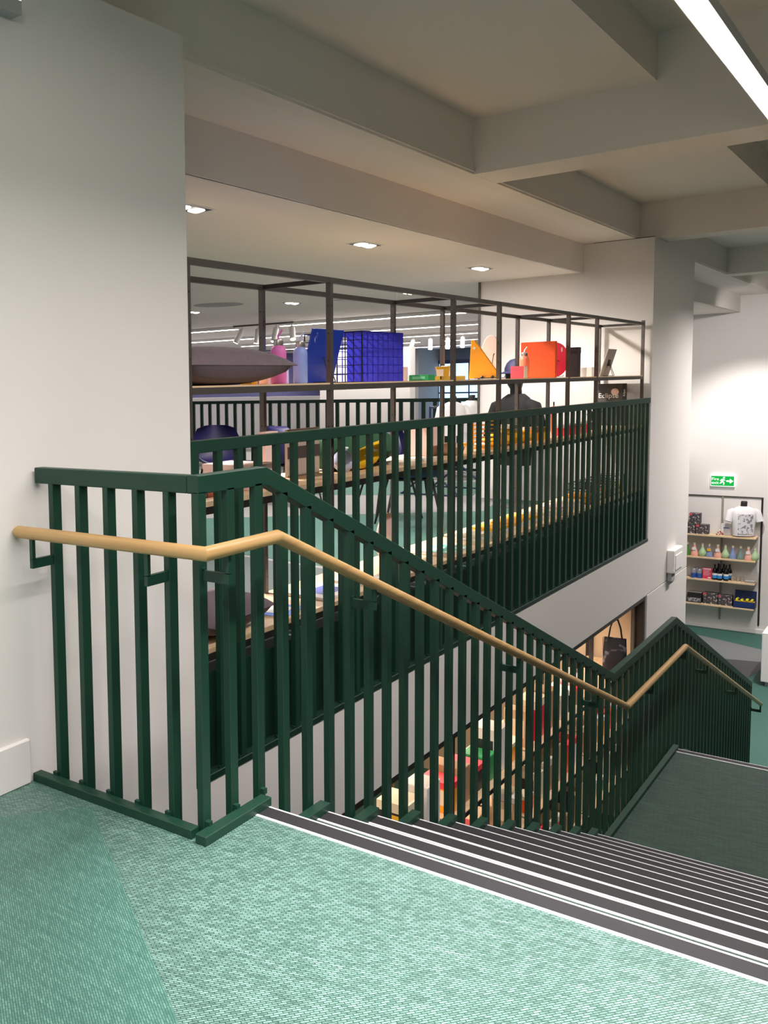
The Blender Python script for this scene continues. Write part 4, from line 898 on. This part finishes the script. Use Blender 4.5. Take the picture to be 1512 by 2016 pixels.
# ================================================================== lower shop seen between the bars
t = thing('display_shelving', 'dark steel shelving with oak boards in the lower shop opening', 'shelving', (0, 0, 0))
LXF, LXR = -.815, -1.25; LZ = (-1.645, -2.205, -2.77); LPY = (1.2, 2.3, 3.9, 5.5, 7.15, 8.66)
MB().box(-.76, -.7135, .95, 8.68, -.968, -.931).build('top_channel', M_STEELDK, t)
MB().box(-.775, -.7605, .95, 8.68, -.990, -.972).build('oak_lip', M_OAK, t)
for y in LPY:
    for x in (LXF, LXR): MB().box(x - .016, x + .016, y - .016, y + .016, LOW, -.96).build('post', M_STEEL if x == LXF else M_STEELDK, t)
MB().box(-.80, -.72, 8.685, 8.735, LOW, -.935).build('jamb', M_STEELDK, t)
for a, b in zip(LPY, LPY[1:]):
    for z in LZ:
        MB().box(LXR, LXF + .012, a + .018, b - .018, z - .006, z).build('shelf_board', M_OAK, t)
        for x in (LXF, LXR): MB().box(x - .014, x + .014, a + .016, b - .016, z - .040, z - .006).build('shelf_bar', M_STEELDK, t)
random.seed(21)
P_KRAFT = c_('kraft_card', (206, 172, 134), .7); P_TAN = c_('tan_card', (176, 140, 104), .7)
pal = [('white', P_WHITE), ('kraft brown', P_KRAFT), ('amber', P_AMBER), ('tan', P_TAN), ('blush', P_BLUSH), ('charcoal', P_CHAR), ('kraft brown', P_KRAFT), ('green', P_GREENC), ('cream', P_CREAM), ('crimson', P_CRIM), ('tan', P_TAN), ('orange', P_ORANGE)]
lev = ['upper', 'middle', 'lowest']
ORD = ['first', 'second', 'third', 'fourth', 'fifth', 'sixth', 'seventh', 'eighth', 'ninth', 'tenth', 'eleventh', 'twelfth', 'thirteenth', 'fourteenth', 'fifteenth', 'sixteenth', 'seventeenth', 'eighteenth', 'nineteenth', 'twentieth', 'twenty-first', 'twenty-second', 'twenty-third', 'twenty-fourth', 'twenty-fifth', 'twenty-sixth', 'twenty-seventh', 'twenty-eighth', 'twenty-ninth', 'thirtieth']
for li, z in enumerate(LZ):
    y = 2.45 if li == 0 else (3.6 if li == 1 else 4.3)
    n_ = 0
    while y < 8.4:
        wy = random.uniform(.12, .26); hh = random.uniform(.10, .34); cn, cm = random.choice(pal)
        if li == 0 and y < 3.3: cn, cm = 'charcoal', P_CHAR
        if any(abs(y + wy / 2 - p) < wy / 2 + .03 for p in LPY): y += .08; continue
        if li == 0 and y > 7.1: break
        n_ += 1
        lb = '%s box on the lower shop\'s %s shelf, %s from the pillar' % (cn, lev[li], ORD[n_ - 1])
        wx = random.uniform(.16, .26)
        tt = carton('stock_box', lb, 'box', (-.86 - wx / 2, y + wy / 2, z), wx, wy, hh, cm, 0, None, 'boxes on the lower shop shelves', random.choice([None, P_WHITE, P_CREAM, P_REDC]), random.choice([None, P_CREAM, P_CHAR, P_YEL]))
        y += wy + random.uniform(.02, .12)
# tote bag on a hook
t = thing('tote_bag', 'black and grey tote bag hanging in the lower shop opening', 'bag', (-.80, 7.92, -1.60), math.radians(8))
MB().loft([(0, 0, 0, .105, .05), (0, 0, .12, .108, .055), (0, 0, .28, .102, .03), (0, 0, .38, .098, .01)], 24, 3.5).build('body', mat_print('marbled_black_print', (30, 30, 36), (120, 120, 128), 9, .62), t, smooth=60)
MB().box(-.112, -.106, -.02, .02, .0, .375).build('side_edge', P_BLUSH, t)
for y in (-.012, .012): MB().tube([(-.06, y, .37), (-.045, y, .48), (-.02, y * .3, .56), (.02, y * .3, .56), (.045, y, .48), (.06, y, .37)], .007, 6).build('handle', M_BLACK, t)
MB().tube([(0, 0, .632), (0, 0, .565), (0, -.02, .555)], .006, 6).build('hook', P_CREAM, t)
t = thing('table_lamp', 'white enamel lamp with dark band on the lower shop shelf', 'lamp', (-.95, 7.02, LZ[0]))
MB().lathe([(.06, 0), (.065, .02), (.02, .04), (.02, .16)], 18).build('base', P_WHITE, t, smooth=40)
MB().tube([(0, -.10, .24), (0, -.08, .24), (0, .02, .22), (0, .06, .21), (0, .14, .18)], [.05, .085, .088, .085, .06], 18).build('shade', P_WHITE, t, smooth=50); MB().tube([(0, .02, .2205), (0, .045, .2145)], .0895, 18, False).build('dark_band', M_BLACK, t)
t = thing('storage_box', 'dark umber box standing by the post in the lower shop', 'box', (-1.02, 7.36, LZ[0])); MB().box(-.04, .04, -.05, .05, 0, .34).build('body', c_('umber_box', (62, 52, 46), .6), t, bevel=.003); MB().box(-.041, .041, -.051, .051, .28, .342).build('lid', P_CHAR, t)
